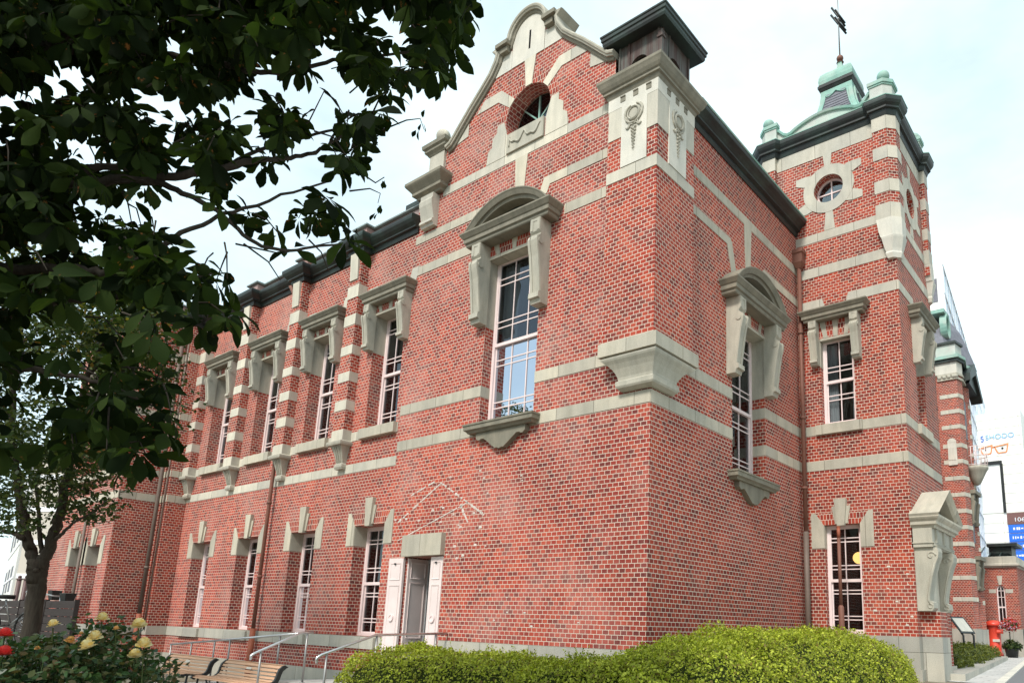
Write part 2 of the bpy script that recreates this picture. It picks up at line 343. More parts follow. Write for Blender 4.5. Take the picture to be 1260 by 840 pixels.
def window(root, f, c, w, t0, t1, rec=.30, cols=3, curtain=False, split=.5, rows_lo=(.20, .275, .745, .82), rows_hi=(.20, .275, .745, .82), fw=.062, glass='glass'):
    m = MB(); s0, s1 = c-w/2, c+w/2; a, b = -rec-.06, -rec+.012
    m.box(f, s0, s0+fw, t0, t1, a, b); m.box(f, s1-fw, s1, t0, t1, a, b)
    m.box(f, s0+fw, s1-fw, t0, t0+fw*.95, a, b); m.box(f, s0+fw, s1-fw, t1-fw*.9, t1, a, b)
    i0, i1, u0, u1 = s0+fw, s1-fw, t0+fw*.95, t1-fw*.9; tm = u0+(u1-u0)*split
    st = .024
    for lo, hi, dd, rows in ((u0, tm, -.040, rows_lo), (tm, u1, -.012, rows_hi)):
        A, B = -rec+dd-.025, -rec+dd+.012
        m.box(f, i0, i0+st, lo, hi, A, B); m.box(f, i1-st, i1, lo, hi, A, B)
        m.box(f, i0+st, i1-st, lo, lo+st*.9, A, B); m.box(f, i0+st, i1-st, hi-st*.9, hi, A, B)
        g0, g1, l0, l1 = i0+st, i1-st, lo+st*.9, hi-st*.9
        for q in range(1, cols):
            x = g0+(g1-g0)*q/cols; m.box(f, x-.010, x+.010, l0, l1, A+.006, B-.006)
        for q in rows:
            y = l0+(l1-l0)*q; m.box(f, g0, g1, y-.010, y+.010, A+.008, B-.008)
    m.box(f, i0, i1, tm-.03, tm+.03, -rec-.045, -rec+.008)
    fr = m.build('window', M['frame'], root)
    m = MB()
    for lo, hi, dd in ((u0+.02, tm-.01, -.048), (tm+.01, u1-.02, -.020)):
        m.add([f.P(i0+.02, lo, -rec+dd), f.P(i1-.02, lo, -rec+dd), f.P(i1-.02, hi, -rec+dd), f.P(i0+.02, hi, -rec+dd)], [(0, 1, 2, 3)])
    m.build('pane', M[glass], fr)
    m = MB(); D0, D1 = -rec-.075, -rec-1.0; P = f.P; e = .03
    vs = [P(s0-e, t0-e, D0), P(s1+e, t0-e, D0), P(s1+e, t1+e, D0), P(s0-e, t1+e, D0), P(s0-.5, t0-.2, D1), P(s1+.5, t0-.2, D1), P(s1+.5, t1+.2, D1), P(s0-.5, t1+.2, D1)]
    m.add(vs, [(4, 5, 6, 7), (0, 1, 5, 4), (1, 2, 6, 5), (2, 3, 7, 6), (3, 0, 4, 7)])
    m.build('room', M['room'], fr)
    if curtain:
        m = MB(); n = 22
        for a0, a1 in ((i0, i0+(i1-i0)*.36), (i1-(i1-i0)*.14, i1)):
            top = [P(a0+(a1-a0)*i/n, u1, -rec-.14-.028*math.sin(i*1.9)) for i in range(n+1)]
            bot = [P(a0+(a1-a0)*i/n, u0, -rec-.14-.028*math.sin(i*1.9+.4)) for i in range(n+1)]
            m.add(top+bot, [(i, i+1, i+n+2, i+n+1) for i in range(n)], True)
        m.build('curtain', M['curtain'], fr)
    return fr

def bracket_poly(top, bot, D):
    H = top-bot
    return [(0, top), (D*.90, top), (D*.90, top-.16*H), (D*.80, top-.185*H), (D*.80, top-.20*H), (D*.98, top-.235*H), (D*1.04, top-.275*H), (D*1.0, top-.33*H),
            (D*.86, top-.45*H), (D*.66, bot+.24*H), (D*.60, bot+.13*H), (D*.76, bot+.115*H), (D*.78, bot+.055*H), (D*.62, bot+.045*H), (D*.56, bot), (0, bot)]
def hood(root, f, c, half, zt, D, soff, oh, bo, bw, bb, ped=False, rec=.30, h=.27):
    m = MB(); k_ = h/.27; ov = .125
    h0, D0 = half-ov, D-ov
    sec = [(-.04, zt-.27*k_), (.005, zt-.27*k_), (.02, zt-.25*k_), (.02, zt-.205*k_), (.055, zt-.19*k_), (.055, zt-.115*k_), (.075, zt-.10*k_), (.095, zt-.07*k_), (.12, zt-.035*k_), (.125, zt-.03*k_), (.125, zt), (-.04, zt+.03)]
    m.sweep([(c-h0, -.03), (c-h0, D0), (c+h0, D0), (c+h0, -.03)], sec, lambda a, b, z: f.P(a, z, b))
    m.box(f, c-h0+.01, c+h0-.01, zt-.262*k_, zt+.02, -.03, D0-.01)
    if ped:
        R = half*1.02; rise = .50
        rad = (R*R*.90*.90+rise*rise)/(2*rise); cz = zt+rise-rad; ang = math.degrees(math.asin(R*.90/rad))
        pth = [(c-p, q) for p, q in arc(0, cz, rad, 90-ang, 90+ang, 26)]
        pth = pth[::-1] if pth[0][0] > pth[-1][0] else pth
        sc = [(-.15, -.02), (-.15, D*.62), (-.09, D*.66), (-.09, D*.76), (-.02, D*.86), (.0, D*.90), (0.02, D*.90), (.02, -.02)]
        m.sweep(pth, sc, f.P, side=1)
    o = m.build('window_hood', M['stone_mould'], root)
    if ped:
        m = MB(); inner = arc(c, cz, rad-.155, 90-ang*.93, 90+ang*.93, 20)
        m.prism(f, [(inner[0][0], zt+.03)]+inner+[(inner[-1][0], zt+.03)], -.015, .04); m.build('shaded_tympanum', M['copper_dark'], o)  # near-black colour stands in for the shaded recess under the arch
    for sgn in (-1, 1):
        m = MB(); x = c+sgn*bo
        top = zt-.268*k_
        m.cross(f, bracket_poly(top, bb, D*.80), x-bw/2, x+bw/2)
        pl = bracket_poly(top, bb, D*.80); H = top-bb
        face = [(p[0]+.016, p[1]) for p in pl[5:11]]+[(pl[10][0]-.03, pl[10][1]), (pl[5][0]-.03, pl[5][1])]
        for q in (-1, 1): m.cross(f, face, x+q*bw*.36-bw*.11, x+q*bw*.36+bw*.11)
        m.box(f, x-bw*.46, x-bw*.2, top-.15*H, top-.002, D*.6, D*.745); m.box(f, x+bw*.2, x+bw*.46, top-.15*H, top-.002, D*.6, D*.745)
        m.box(f, x-bw*.3, x+bw*.3, top-.035*H, top-.004, D*.6, D*.74)
        n_ = 14
        for q in (-1, 1):
            ctr = (D*.64, top-.285*H); r_ = D*.14
            ring = [(ctr[0]+r_*math.cos(2*math.pi*i/n_), ctr[1]+r_*math.sin(2*math.pi*i/n_)) for i in range(n_)]
            xx = x+q*bw/2; m.cross(f, ring, min(xx, xx+q*.014), max(xx, xx+q*.014))
        m.build('bracket', M['stone_carved'], o)
        m = MB(); e = c+sgn*oh
        m.box(f, min(e, e-sgn*.006), max(e, e-sgn*.006), bb-.02, soff-.002, -rec-.02, .004)
        if bo-bw/2 > oh+.002: m.box(f, min(e, x-sgn*bw/2), max(e, x-sgn*bw/2), bb-.02, soff-.002, -.01, .006)
        m.build('jamb_stone', M['stone_carved'], o)
    m = MB(); m.box(f, c-oh-.02, c+oh+.02, soff, zt-.26*k_, -.02, .02); l_ = m.build('lintel', M['voussoir'], o)
    m = MB()
    m.box(f, c-oh, c+oh, soff-.05, soff+.004, -rec-.02, .026)
    for q in (-.62, 0, .62):
        x = c+q*oh; hh = zt-.26*k_; tl = q*.10
        m.prism(f, [(x-.045, soff+.004), (x+.045, soff+.004), (x+.06+tl, hh), (x-.06+tl, hh)], 0, .032)
    m.build('lintel_stone', M['stone'], o)
    return o
def sill(root, f, c, half, zt, D=.21, th=.15, apron=False, mat='stone'):
    m = MB()
    if apron:
        sec = [(-.05, zt-.16), (.0, zt-.16), (.02, zt-.13), (.06, zt-.105), (.06, zt-.035), (.075, zt-.03), (.075, zt), (-.05, zt+.015)]
        m.sweep([(c-half+.075, -.33), (c-half+.075, D-.075), (c+half-.075, D-.075), (c+half-.075, -.33)], sec, lambda a, b, z: f.P(a, z, b))
        m.box(f, c-half+.08, c+half-.08, zt-.15, zt+.01, -.33, D-.08)
        a = [(-.60, 0), (.60, 0), (.60, -.10), (.545, -.14), (.50, -.14), (.47, -.12), (.40, -.12), (.10, -.33), (.06, -.32), (0, -.345), (-.06, -.32), (-.10, -.33), (-.40, -.12), (-.47, -.12), (-.50, -.14), (-.545, -.14), (-.60, -.10)]
        m.prism(f, [(c+x, zt-.158+y) for x, y in a], -.02, .10)
    else:
        m.box(f, c-half, c+half, zt-th, zt-.02, -.31, D); m.cross(f, [(-.31, zt+.012), (D-.01, zt-.012), (D-.01, zt-.03), (-.31, zt-.03)], c-half+.004, c+half-.004)
    return m.build('sill', M['stone_mould' if apron else mat], root)
def flat_head(root, f, c, hw, soff, zt_sh, zb_sh, key_t, big=True):
    # ground floor opening: shoulder stones, brick flat arch, projecting keystone
    for q in (-1, 1):
        m = MB(); p = [(hw, soff), (hw, zb_sh), (hw+.26, zb_sh), (hw+.26, zt_sh), (hw+.17, zt_sh)]
        m.prism(f, [(c+q*x, t) for x, t in p], -.02, .014)
        m.box(f, min(c+q*hw, c+q*(hw-.006)), max(c+q*hw, c+q*(hw-.006)), zb_sh, soff-.002, -.31, .0)
        m.build('shoulder_stone', M['stone'], root)
    m = MB(); m.prism(f, [(c-hw-.005, soff+.002), (c+hw+.005, soff+.002), (c+hw+.165, zt_sh), (c-hw-.165, zt_sh)], -.02, .006); m.build('flat_arch', M['voussoir'], root)
    m = MB(); m.prism(f, [(c-.075, soff-.03), (c+.075, soff-.03), (c+.125, key_t), (c-.125, key_t)], -.02, .075)
    m.prism(f, [(c-.125, soff+.012), (c+.125, soff+.012), (c+.19, zt_sh+.12), (c-.19, zt_sh+.12)], -.02, .03); m.build('keystone', M['stone'], root)
def band(root, f, s0, s1, t0, t1, mat='stone', d=.010, wrap=()):
    m = MB(); m.box(f, s0, s1, t0, t1, -.03, d)
    for s, g in wrap: m.box(f, min(s, s+g*.006), max(s, s+g*.006), t0, t1, -.31, d-.001)
    return m.build('stone_band', M[mat], root)
def stone(root, f, poly, d=.012, name='dressed_stone', mat='stone_pale'):
    m = MB(); m.prism(f, poly, -.02, d); return m.build(name, M[mat], root)
def mir(poly, c): return [(2*c-s, t) for s, t in poly]
def drain(root, pts, r, mat='rust', clips=()):
    m = MB(); m.tube(pts, r, 10)
    for p in clips: m.lathe((p[0], p[1], p[2]), [(r+.012, -.03), (r+.016, 0), (r+.012, .03)], 10)
    return m.build('drainpipe', M[mat], root)

BANK = thing('bank_building', 'old red brick bank with granite bands, curved gable and copper topped square tower', 'building', (0, 0, -1.2))
R = BANK
GC = -3.03            # centre of the gable
# gable outline
def gable(c, k=1.0):
    right = [(.53, 11.60), (.78, 11.60), (.80, 11.52), (.86, 11.32), (1.00, 11.10), (1.22, 10.88), (1.50, 10.62), (1.80, 10.31), (1.98, 10.12), (2.08, 10.02), (2.20, 9.98)]
    left = [(-x, z) for x, z in right][::-1]
    top = arc(0, 11.60, .53, 180, 0, 20)[1:-1]
    return [(c+x, z) for x, z in left+top+right]
def inset(path, o):
    r = []
    for i, p in enumerate(path):
        a, b = path[max(0, i-1)], path[min(len(path)-1, i+1)]
        dx, dy = b[0]-a[0], b[1]-a[1]; L = math.hypot(dx, dy); r.append((p[0]+dy/L*o, p[1]-dx/L*o))
    return r
G = inset(gable(GC), .085)
circ = arc(-2.95, 9.80, .58, -33.5, 213.5, 30)
AWIN = (-3.055, .668, 3.74, 7.0); BWIN = (3.212, .668, 3.0, 5.94)
wing_c = [-6.72-2.45*i for i in range(4)]
m = MB()
outer = [(-15.4, -1.2), (-5.42, -1.2), (-5.42, 1.47), (-4.40, 1.47), (-4.40, -1.2), (0, -1.2), (0, 8.9), (GC+2.2, 8.9)]+[p for p in G[::-1]]+[(-5.3, 9.98), (-5.3, 9.2), (-6.06, 9.2), (-6.06, 8.36), (-15.4, 8.36)]
holes = [rect(AWIN[0]-AWIN[1], AWIN[0]+AWIN[1], AWIN[2], AWIN[3]), circ]
for c in wing_c:
    holes += [rect(c-.53, c+.53, 4.2, 6.78), rect(c-.5, c+.5, 0.0, 2.16)]
wall(m, FA, outer, holes, .31)
# door reveal
m.add([FA.P(-5.42, -1.2, 0), FA.P(-5.42, 1.47, 0), FA.P(-4.40, 1.47, 0), FA.P(-4.40, -1.2, 0), FA.P(-5.42, -1.2, -.5), FA.P(-5.42, 1.47, -.5), FA.P(-4.40, 1.47, -.5), FA.P(-4.40, -1.2, -.5)], [(0, 1, 5, 4), (1, 2, 6, 5), (2, 3, 7, 6)])
m.build('garden_wall', M['brick_bloom_haze'], R)
m = MB(); wall(m, FB, [(0, -1.2), (5.61, -1.2), (5.61, 9.0), (0, 9.0)], [rect(BWIN[0]-BWIN[1], BWIN[0]+BWIN[1], BWIN[2], BWIN[3])], .31)
m.build('side_wall', M['brick'], R)
m = MB(); m.box(FA, -22, 0, -1.2, 9.0, -14.0, -13.8); m.box(FB, 8.2, 15, -1.2, 8.5, -.62, -.6); m.build('rear_wall', M['brick_far'], R)

# roofs behind the parapets and the gable
m = MB(); m.add([(-6.0, .36, 9.1), (-.1, .36, 9.1), (GC, .36, 11.2), (-6.0, 13.8, 9.1), (-.1, 13.8, 9.1), (GC, 13.8, 11.2)], [(0, 2, 5, 3), (1, 4, 5, 2), (0, 1, 2), (3, 5, 4)])
m.add([(-15.3, .3, 8.6), (-6.0, .3, 8.6), (-6.0, 6, 9.9), (-15.3, 6, 9.9), (-15.3, 13.8, 8.4), (-6, 13.8, 8.4)], [(0, 1, 2, 3), (3, 2, 5, 4)])
m.build('roof', M['slate'], R)
m = MB(); wall(m, FA, G+[(-.9, 9.0), (-5.2, 9.0)], [arc(-2.95, 9.8, .66, 0, 360, 24)[:-1]], .03, -.36)
m.build('gable_back', M['brick_far'], R)

# ---- gable coping
m = MB()
m.sweep(G, [(-.005, -.40), (-.005, .09), (.02, .10), (.03, .12), (.06, .13), (.085, .12), (.09, .08), (.09, -.40)], FA.P)
m.build('gable_coping', M['stone_carved'], R)
m = MB(); m.sweep(G, [(-.06, -.02), (-.06, .035), (-.04, .05), (-.02, .05), (-.006, .07), (-.006, -.02)], FA.P); m.build('coping_moulding', M['stone_mould'], R)
for q in (-1, 1):
    m = MB(); m.box(FA, *sorted((GC+q*.50, GC+q*.70)), 11.40, 11.51, -.01, .11); m.box(FA, *sorted((GC+q*.46, GC+q*.79)), 11.525, 11.61, -.4, .17); m.build('coping_step', M['stone_mould'], R)
# stones at the head of the gable
ins = [(s, t) for s, t in arc(GC, 11.59, .43, 180, 0, 16)]
stone(R, FA, [(GC-.43, 11.0), (GC+.43, 11.0)]+ins[::-1], .016, 'gable_panel', 'stone_white')
m = MB(); m.box(FA, GC+.015, GC+.06, 11.22, 11.64, 0, .02); m.build('gable_slit', M['black'], R)
sh = [(.44, 11.0), (.95, 11.0), (.82, 11.16), (.73, 11.30), (.68, 11.42), (.44, 11.42)]
for q in (1, -1): stone(R, FA, [(GC+q*x, t) for x, t in sh], .012, mat='stone_white')
CC = -2.95
stone(R, FA, [(CC-.08, 10.385), (CC+.08, 10.385), (CC+.15, 11.0), (CC-.15, 11.0)], .02, 'keystone')
ray_ = [(.37, 10.26), (.50, 10.12), (.83, 10.39), (1.46, 10.39), (1.24, 10.63), (.76, 10.63)]
for q in (1, -1): stone(R, FA, [(CC+q*x, t) for x, t in ray_])
side_ = [(.62, 9.84), (.80, 9.84), (.80, 9.70), (.92, 9.60), (.92, 9.42), (1.02, 9.34), (1.06, 9.07), (.50, 9.07), (.50, 9.46)]
for q in (1, -1): stone(R, FA, [(CC+q*x, t) for x, t in side_], .016)
stone(R, FA, rect(CC-.475, CC+.475, 9.07, 9.478), .05, 'window_apron', 'stone_carved')
m = MB()
gar = [(CC-.40+.8*i/24, 9.37-.14*abs(math.sin(math.pi*i/12))-.03*math.sin(i)) for i in range(25)]
m.tube([FA.P(s, t, .058) for s, t in gar], [.012+.012*abs(math.sin(i*.26)) for i in range(25)], 6); m.tube([FA.P(CC-.40, 9.40-.03*i, .058) for i in range(8)], .014, 6)
m.build('carved_garland', M['stone_carved'], R)
foot = [(1.60, 10.0), (2.0, 9.94), (1.98, 10.05), (1.72, 10.33), (1.6, 10.3)]
for q in (1, -1): stone(R, FA, [(GC+q*x, t) for x, t in foot])
# brick rings round the circular window
m = MB(); m.prism(FA, arc(CC, 9.8, .80, 8, 172, 20)+arc(CC, 9.8, .585, 172, 8, 20), -.02, .005); m.build('brick_arch', M['voussoir'], R)
# circular window
m = MB(); rr = .585
m.sweep(arc(CC, 9.80, rr, 0, 360, 40)[:-1], [(-.0, -.34), (-.07, -.34), (-.07, -.27), (0, -.27)], FA.P, closed=True)
m.box(FA, CC-.018, CC+.018, 9.24, 10.36, -.34, -.30); m.box(FA, CC-rr+.02, CC+rr-.02, 9.79, 9.825, -.339, -.301)
for q in (-1, 1): m.prism(FA, [(CC+q*.01, 9.81), (CC+q*.42, 10.20), (CC+q*.40, 10.22), (CC-q*.01, 9.83)], -.335, -.305)
rw = m.build('round_window', M['copper_green'], R)
m = MB(); m.prism(FA, arc(CC, 9.80, rr-.02, 0, 360, 30)[:-1], -.325, -.32); m.build('pane', M['glass_sky'], rw)
m = MB(); m.box(FA, CC-.8, CC+.8, 9.1, 10.6, -.9, -.85); m.build('room', M['room'], rw)
m = MB(); 
m.sweep(circ, [(.002, -.36), (.002, -.315), (.10, -.315), (.10, -.36)], FA.P, side=-1); m.build('window_reveal', M['stone_mould'], rw)
m = MB(); m.box(FA, CC-.5, CC+.5, 9.40, 9.475, -.5, -.02); m.build('sill', M['stone_mould'], rw)

# ---- stone bands of the gabled front
band(R, FA, -5.28, -.89, 8.88, 9.065, 'stone_pale')
for a, b in ((-6.06, -4.22), (-1.88, -.89)): band(R, FA, a, b, 7.285, 7.48, 'stone')
leg = [(2.14, 8.02), (2.14, 8.20), (.62, 8.20), (.50, 7.86), (.70, 7.86), (.76, 8.02)]
stone(R, FA, [(GC+x, t) for x, t in leg], .010, 'stone_band', 'stone'); stone(R, FA, [(GC-x*(1 if x < 2 else 3.03/2.14), t) for x, t in leg], .010, 'stone_band', 'stone')
stone(R, FA, [(GC-.10, 7.98), (GC+.10, 7.98), (GC+.16, 8.878), (GC-.16, 8.878)], .012, 'keystone', 'stone')
band(R, FA, -6.06, -.0, 3.57, 3.77, 'stone')
a0, a1 = AWIN[0]-AWIN[1], AWIN[0]+AWIN[1]
band(R, FA, -6.06, a0, 4.305, 4.505, 'stone', wrap=((a0, 1),)); band(R, FA, a1, -.02, 4.305, 4.505, 'stone')
# side wall bands
b0, b1 = BWIN[0]-BWIN[1], BWIN[0]+BWIN[1]
band(R, FB, .0, b0, 3.57, 3.77); band(R, FB, b1, 5.6, 3.57, 3.77, wrap=((b1, -1),))
band(R, FB, .0, b0, 4.305, 4.505); band(R, FB, b1, 5.6, 4.305, 4.505, wrap=((b1, -1),))
band(R, FB, 1.02, 5.6, 8.0, 8.175)
lg = [(1.02, 7.25), (1.02, 7.42), (2.50, 7.42), (2.56, 7.36), (2.75, 6.74), (2.56, 6.68), (2.38, 7.25)]
c = BWIN[0]
stone(R, FB, lg, .010, 'stone_band', 'stone'); stone(R, FB, [(2*c-s if s > 1.1 else 5.6, t) for s, t in lg], .010, 'stone_band', 'stone')
stone(R, FB, [(c-.09, 6.9), (c+.09, 6.9), (c+.15, 8.0), (c-.15, 8.0)], .012, 'keystone', 'stone')

# windows of gabled block
window(R, FA, AWIN[0], 2*AWIN[1], AWIN[2], AWIN[3], .22, 3, True, .485, glass='glass_sky')
hood(R, FA, AWIN[0], 1.147, 7.476, .386, AWIN[3], AWIN[1], .755, .235, 5.66, True, .22)
sill(R, FA, AWIN[0], .852, 3.74, .215, apron=True)
window(R, FB, c, 2*BWIN[1], BWIN[2], BWIN[3], .28, 3, False, .46, fw=.05)
hood(R, FB, c, 1.147, 6.414, .386, BWIN[3], BWIN[1], .755, .235, 4.72, True, .30)
sill(R, FB, c, .852, 3.0, .215, apron=True)

# ---- corner turret
m = MB(); m.plan([(-.89, -.10), (.10, -.10), (.10, 1.02), (-.89, 1.02)], 4.52, 8.90); m.build('corner_turret', M['brick'], R)
T0, T1, U0, U1 = -.89, .10, -.10, 1.02          # plan of the turret
def ringband(z0, z1, d, mat, name='stone_band'):
    m = MB(); m.plan([(T0, U0-d), (T1+d, U0-d), (T1+d, U1), (T1-.05, U1), (T1-.05, U0+.05), (T0, U0+.05)], z0, z1); return m.build(name, M[mat], R)
ringband(7.39, 7.59, .012, 'stone_pale'); ringband(8.74, 9.05, .014, 'stone_white', 'turret_frieze')
FAt, FBt = FA.off(.10), FB.off(.10)
for f, tL, tR, cor, far, farz in ((FAt, -.60, -.09, .10, -.875, 8.18), (FBt, .22, .74, -.10, 1.01, 8.20)):
    g = 1 if cor > tR else -1
    lo, hi = (tL, tR)
    stone(R, f, rect(lo, hi, 7.60, 8.738), .022, 'carved_panel', 'stone_white')
    stone(R, f, rect(*sorted((hi if g > 0 else lo, cor+g*.010)), 8.12, 8.738), .011, 'dressed_stone', 'stone_pale')
    stone(R, f, rect(*sorted((lo if g > 0 else hi, far)), farz, 8.738), .011, 'dressed_stone', 'stone_pale')
    mc = (lo+hi)/2
    m = MB(); mz = 8.50
    P = f.P
    ring = arc(mc, mz, .115, 0, 360, 26)[:-1]; m.sweep(ring, [(-.016, .02), (-.016, .05), (0, .062), (.016, .05), (.016, .02)], f.P, closed=True)
    m.prism(f, arc(mc, mz, .085, 0, 360, 20)[:-1], .02, .042)
    scr = arc(mc, mz, .17, 110, 430, 26); m.tube([P(s, t, .035) for s, t in scr], [.012+.009*abs(math.sin(i*.9)) for i in range(len(scr))], 6)
    for q in (-1, 1):
        sp = [(mc+q*(.13+.05*math.sin(a*1.4)), mz+.14-a*.09) for a in [i*.33 for i in range(14)]]
        m.tube([P(s, t, .034) for s, t in sp], .013, 6)
        sp = [(mc+q*(.15-.05*a), mz-.22-.03*math.sin(a*2.2)) for a in [i*.25 for i in range(12)]]; m.tube([P(s, t, .034) for s, t in sp], .014, 6)
    for i in range(7):
        z = mz-.27-.062*i; r_ = .042-.004*i
        for q in (-1, 1): m.ball(P(mc+q*r_*.8, z+.01, .03), r_*.62, 8)
        m.ball(P(mc, z-.02, .035), r_*.5, 8)
    m.build('carved_relief', M['stone_carved'], R)
    for q in (-.26, 0, .26):
        m = MB(); x = mc+q+(.02 if g > 0 else -.02); m.box(f, x-.05, x+.05, 8.83, 8.93, .012, .022); m.box(f, x-.05, x+.05, 8.916, 8.935, .012, .034); m.build('frieze_socket', M['stone_mould'], R)
# corbel under the turret
secs = []
for p, l, r_, z in ((.06, -.50, .52, 3.79), (.12, -.54, .56, 3.83), (.135, -.56, .58, 3.86), (.135, -.56, .58, 3.93), (.10, -.53, .55, 3.955), (.105, -.54, .56, 4.0), (.125, -.565, .60, 4.06), (.15, -.61, .66, 4.13), (.185, -.68, .75, 4.20), (.22, -.755, .86, 4.255), (.232, -.79, .90, 4.285), (.232, -.80, .91, 4.305), (.20, -.77, .86, 4.31), (.20, -.77, .86, 4.335)):
    secs.append([(l, -p, z), (p, -p, z), (p, r_, z), (l, r_, z)])
m = MB(); m.loft(secs); m.build('turret_corbel', M['stone_carved'], R)
m = MB(); m.plan([(-.83, -.25), (.25, -.25), (.25, .96), (-.83, .96)], 4.336, 4.55); m.build('corbel_slab', M['stone'], R)
# turret cornice, lantern and roof
sec = [(-.05, 8.96), (.012, 8.96), (.03, 9.0), (.04, 9.04), (.075, 9.05), (.075, 9.09), (.10, 9.11), (.13, 9.16), (.15, 9.21), (.165, 9.24), (.165, 9.29), (-.05, 9.32)]
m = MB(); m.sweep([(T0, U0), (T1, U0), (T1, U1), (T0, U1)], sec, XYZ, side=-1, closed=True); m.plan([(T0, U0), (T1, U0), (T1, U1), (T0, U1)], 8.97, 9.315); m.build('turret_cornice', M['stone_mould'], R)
lx, ly, hl = -.385, .475, .44
m = MB(); aw = .18
for f, cc_ in ((Face(0, ly-hl, 1, 0), lx), (Face(lx+hl, 0, 0, 1), ly)):
    wall(m, f, [(cc_-hl, 9.3), (cc_+hl, 9.3), (cc_+hl, 10.06), (cc_-hl, 10.06)], [rect(cc_-aw, cc_+aw, 9.33, 9.55)[:2]+arc(cc_, 9.55, aw, 0, 180, 12)], .06)
    for i in range(5):
        x = cc_-hl+.02+i*.2
        if abs(x-cc_) > aw+.03: m.box(f, x, x+.035, 9.3, 10.06, 0, .02)
m.box(Face(0, ly+hl, 1, 0), lx-hl, lx+hl, 9.3, 10.06, -.02, 0); m.box(Face(lx-hl, 0, 0, 1), ly-hl, ly+hl, 9.3, 10.06, 0, .02)
lan = m.build('turret_lantern', M['lantern_wood'], R)
m = MB(); m.plan([(lx+hl-.03, ly-hl-.05), (lx+hl+.05, ly-hl-.05), (lx+hl+.05, ly-hl+.03), (lx+hl-.03, ly-hl+.03)], 9.3, 9.96); m.plan([(lx+hl-.05, ly-hl-.08), (lx+hl+.08, ly-hl-.08), (lx+hl+.08, ly-hl+.05), (lx+hl-.05, ly-hl+.05)], 9.3, 9.46)
m.plan([(lx+hl-.04, ly-hl-.07), (lx+hl+.07, ly-hl-.07), (lx+hl+.07, ly-hl+.04), (lx+hl-.04, ly-hl+.04)], 9.82, 9.86); m.build('lantern_post', M['lantern_wood'], lan)
m = MB(); sec = [(-.4, 10.04), (.215, 10.06), (.235, 10.10), (.235, 10.15), (.255, 10.165), (.255, 10.22), (.27, 10.235), (.27, 10.265), (-.1, 10.34), (-.2, 10.34)]
m.sweep([(lx-hl+.03, ly-hl+.03), (lx+hl-.03, ly-hl+.03), (lx+hl-.03, ly+hl-.03), (lx-hl+.03, ly+hl-.03)], sec, XYZ, side=-1, closed=True)
e = hl+.2; m.add([(lx-e, ly-e, 10.27), (lx+e, ly-e, 10.27), (lx+e, ly+e, 10.27), (lx-e, ly+e, 10.27), (lx, ly, 10.62)], [(0, 1, 4), (1, 2, 4), (2, 3, 4), (3, 0, 4)])
m.build('lantern_roof', M['copper_dark'], lan)
m = MB(); m.ball((-.10, 1.28, 9.52), .12); m.lathe((-.10, 1.28, 9.28), [(.10, 0), (.10, .05), (.05, .08), (.05, .13)], 12); m.build('ball_finial', M['copper_green'], R)
m = MB(); m.ball((-1.02, .12, 9.44), .11); m.lathe((-1.02, .12, 9.28), [(.09, -.3), (.09, .03), (.05, .06)], 12); m.build('ball_finial', M['copper_green'], R)
# left pedestal of the gable
m = MB(); m.box(FA, -5.78, -5.31, 9.30, 9.97, -.4, .05); m.build('gable_pedestal', M['stone_pale'], R)
m = MB(); sec = [(-.05, 9.96), (.01, 9.96), (.03, 9.99), (.08, 10.04), (.08, 10.09), (.12, 10.12), (.13, 10.2), (-.05, 10.22)]
m.sweep([(-5.80, .35), (-5.80, -.05), (-5.30, -.05), (-5.30, .35)], sec, XYZ, side=-1); m.box(FA, -5.79, -5.31, 9.97, 10.21, -.35, .04); m.build('pedestal_cap', M['stone_mould'], R)
m = MB(); m.ball((-5.52, .05, 10.42), .155, 20); m.lathe((-5.52, .05, 10.2), [(.09, 0), (.07, .04), (.06, .1)], 14); m.build('ball_finial', M['stone_pale'], R)
m = MB(); sec = [(-.05, 8.98), (.01, 8.98), (.03, 9.02), (.10, 9.06), (.10, 9.12), (.14, 9.17), (.20, 9.24), (.22, 9.27), (.22, 9.33), (-.05, 9.37)]
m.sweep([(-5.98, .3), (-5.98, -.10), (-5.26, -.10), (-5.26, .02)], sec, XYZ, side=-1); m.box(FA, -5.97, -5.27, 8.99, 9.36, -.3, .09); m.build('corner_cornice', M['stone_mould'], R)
m = MB(); con = [(0, 8.95), (.17, 8.95), (.17, 8.86), (.20, 8.80), (.19, 8.70), (.14, 8.52), (.11, 8.40), (.15, 8.38), (.16, 8.32), (.12, 8.30), (.10, 8.25), (0, 8.25)]
m.cross(FA, con, -5.80, -5.40); m.build('console', M['stone_pale'], R)

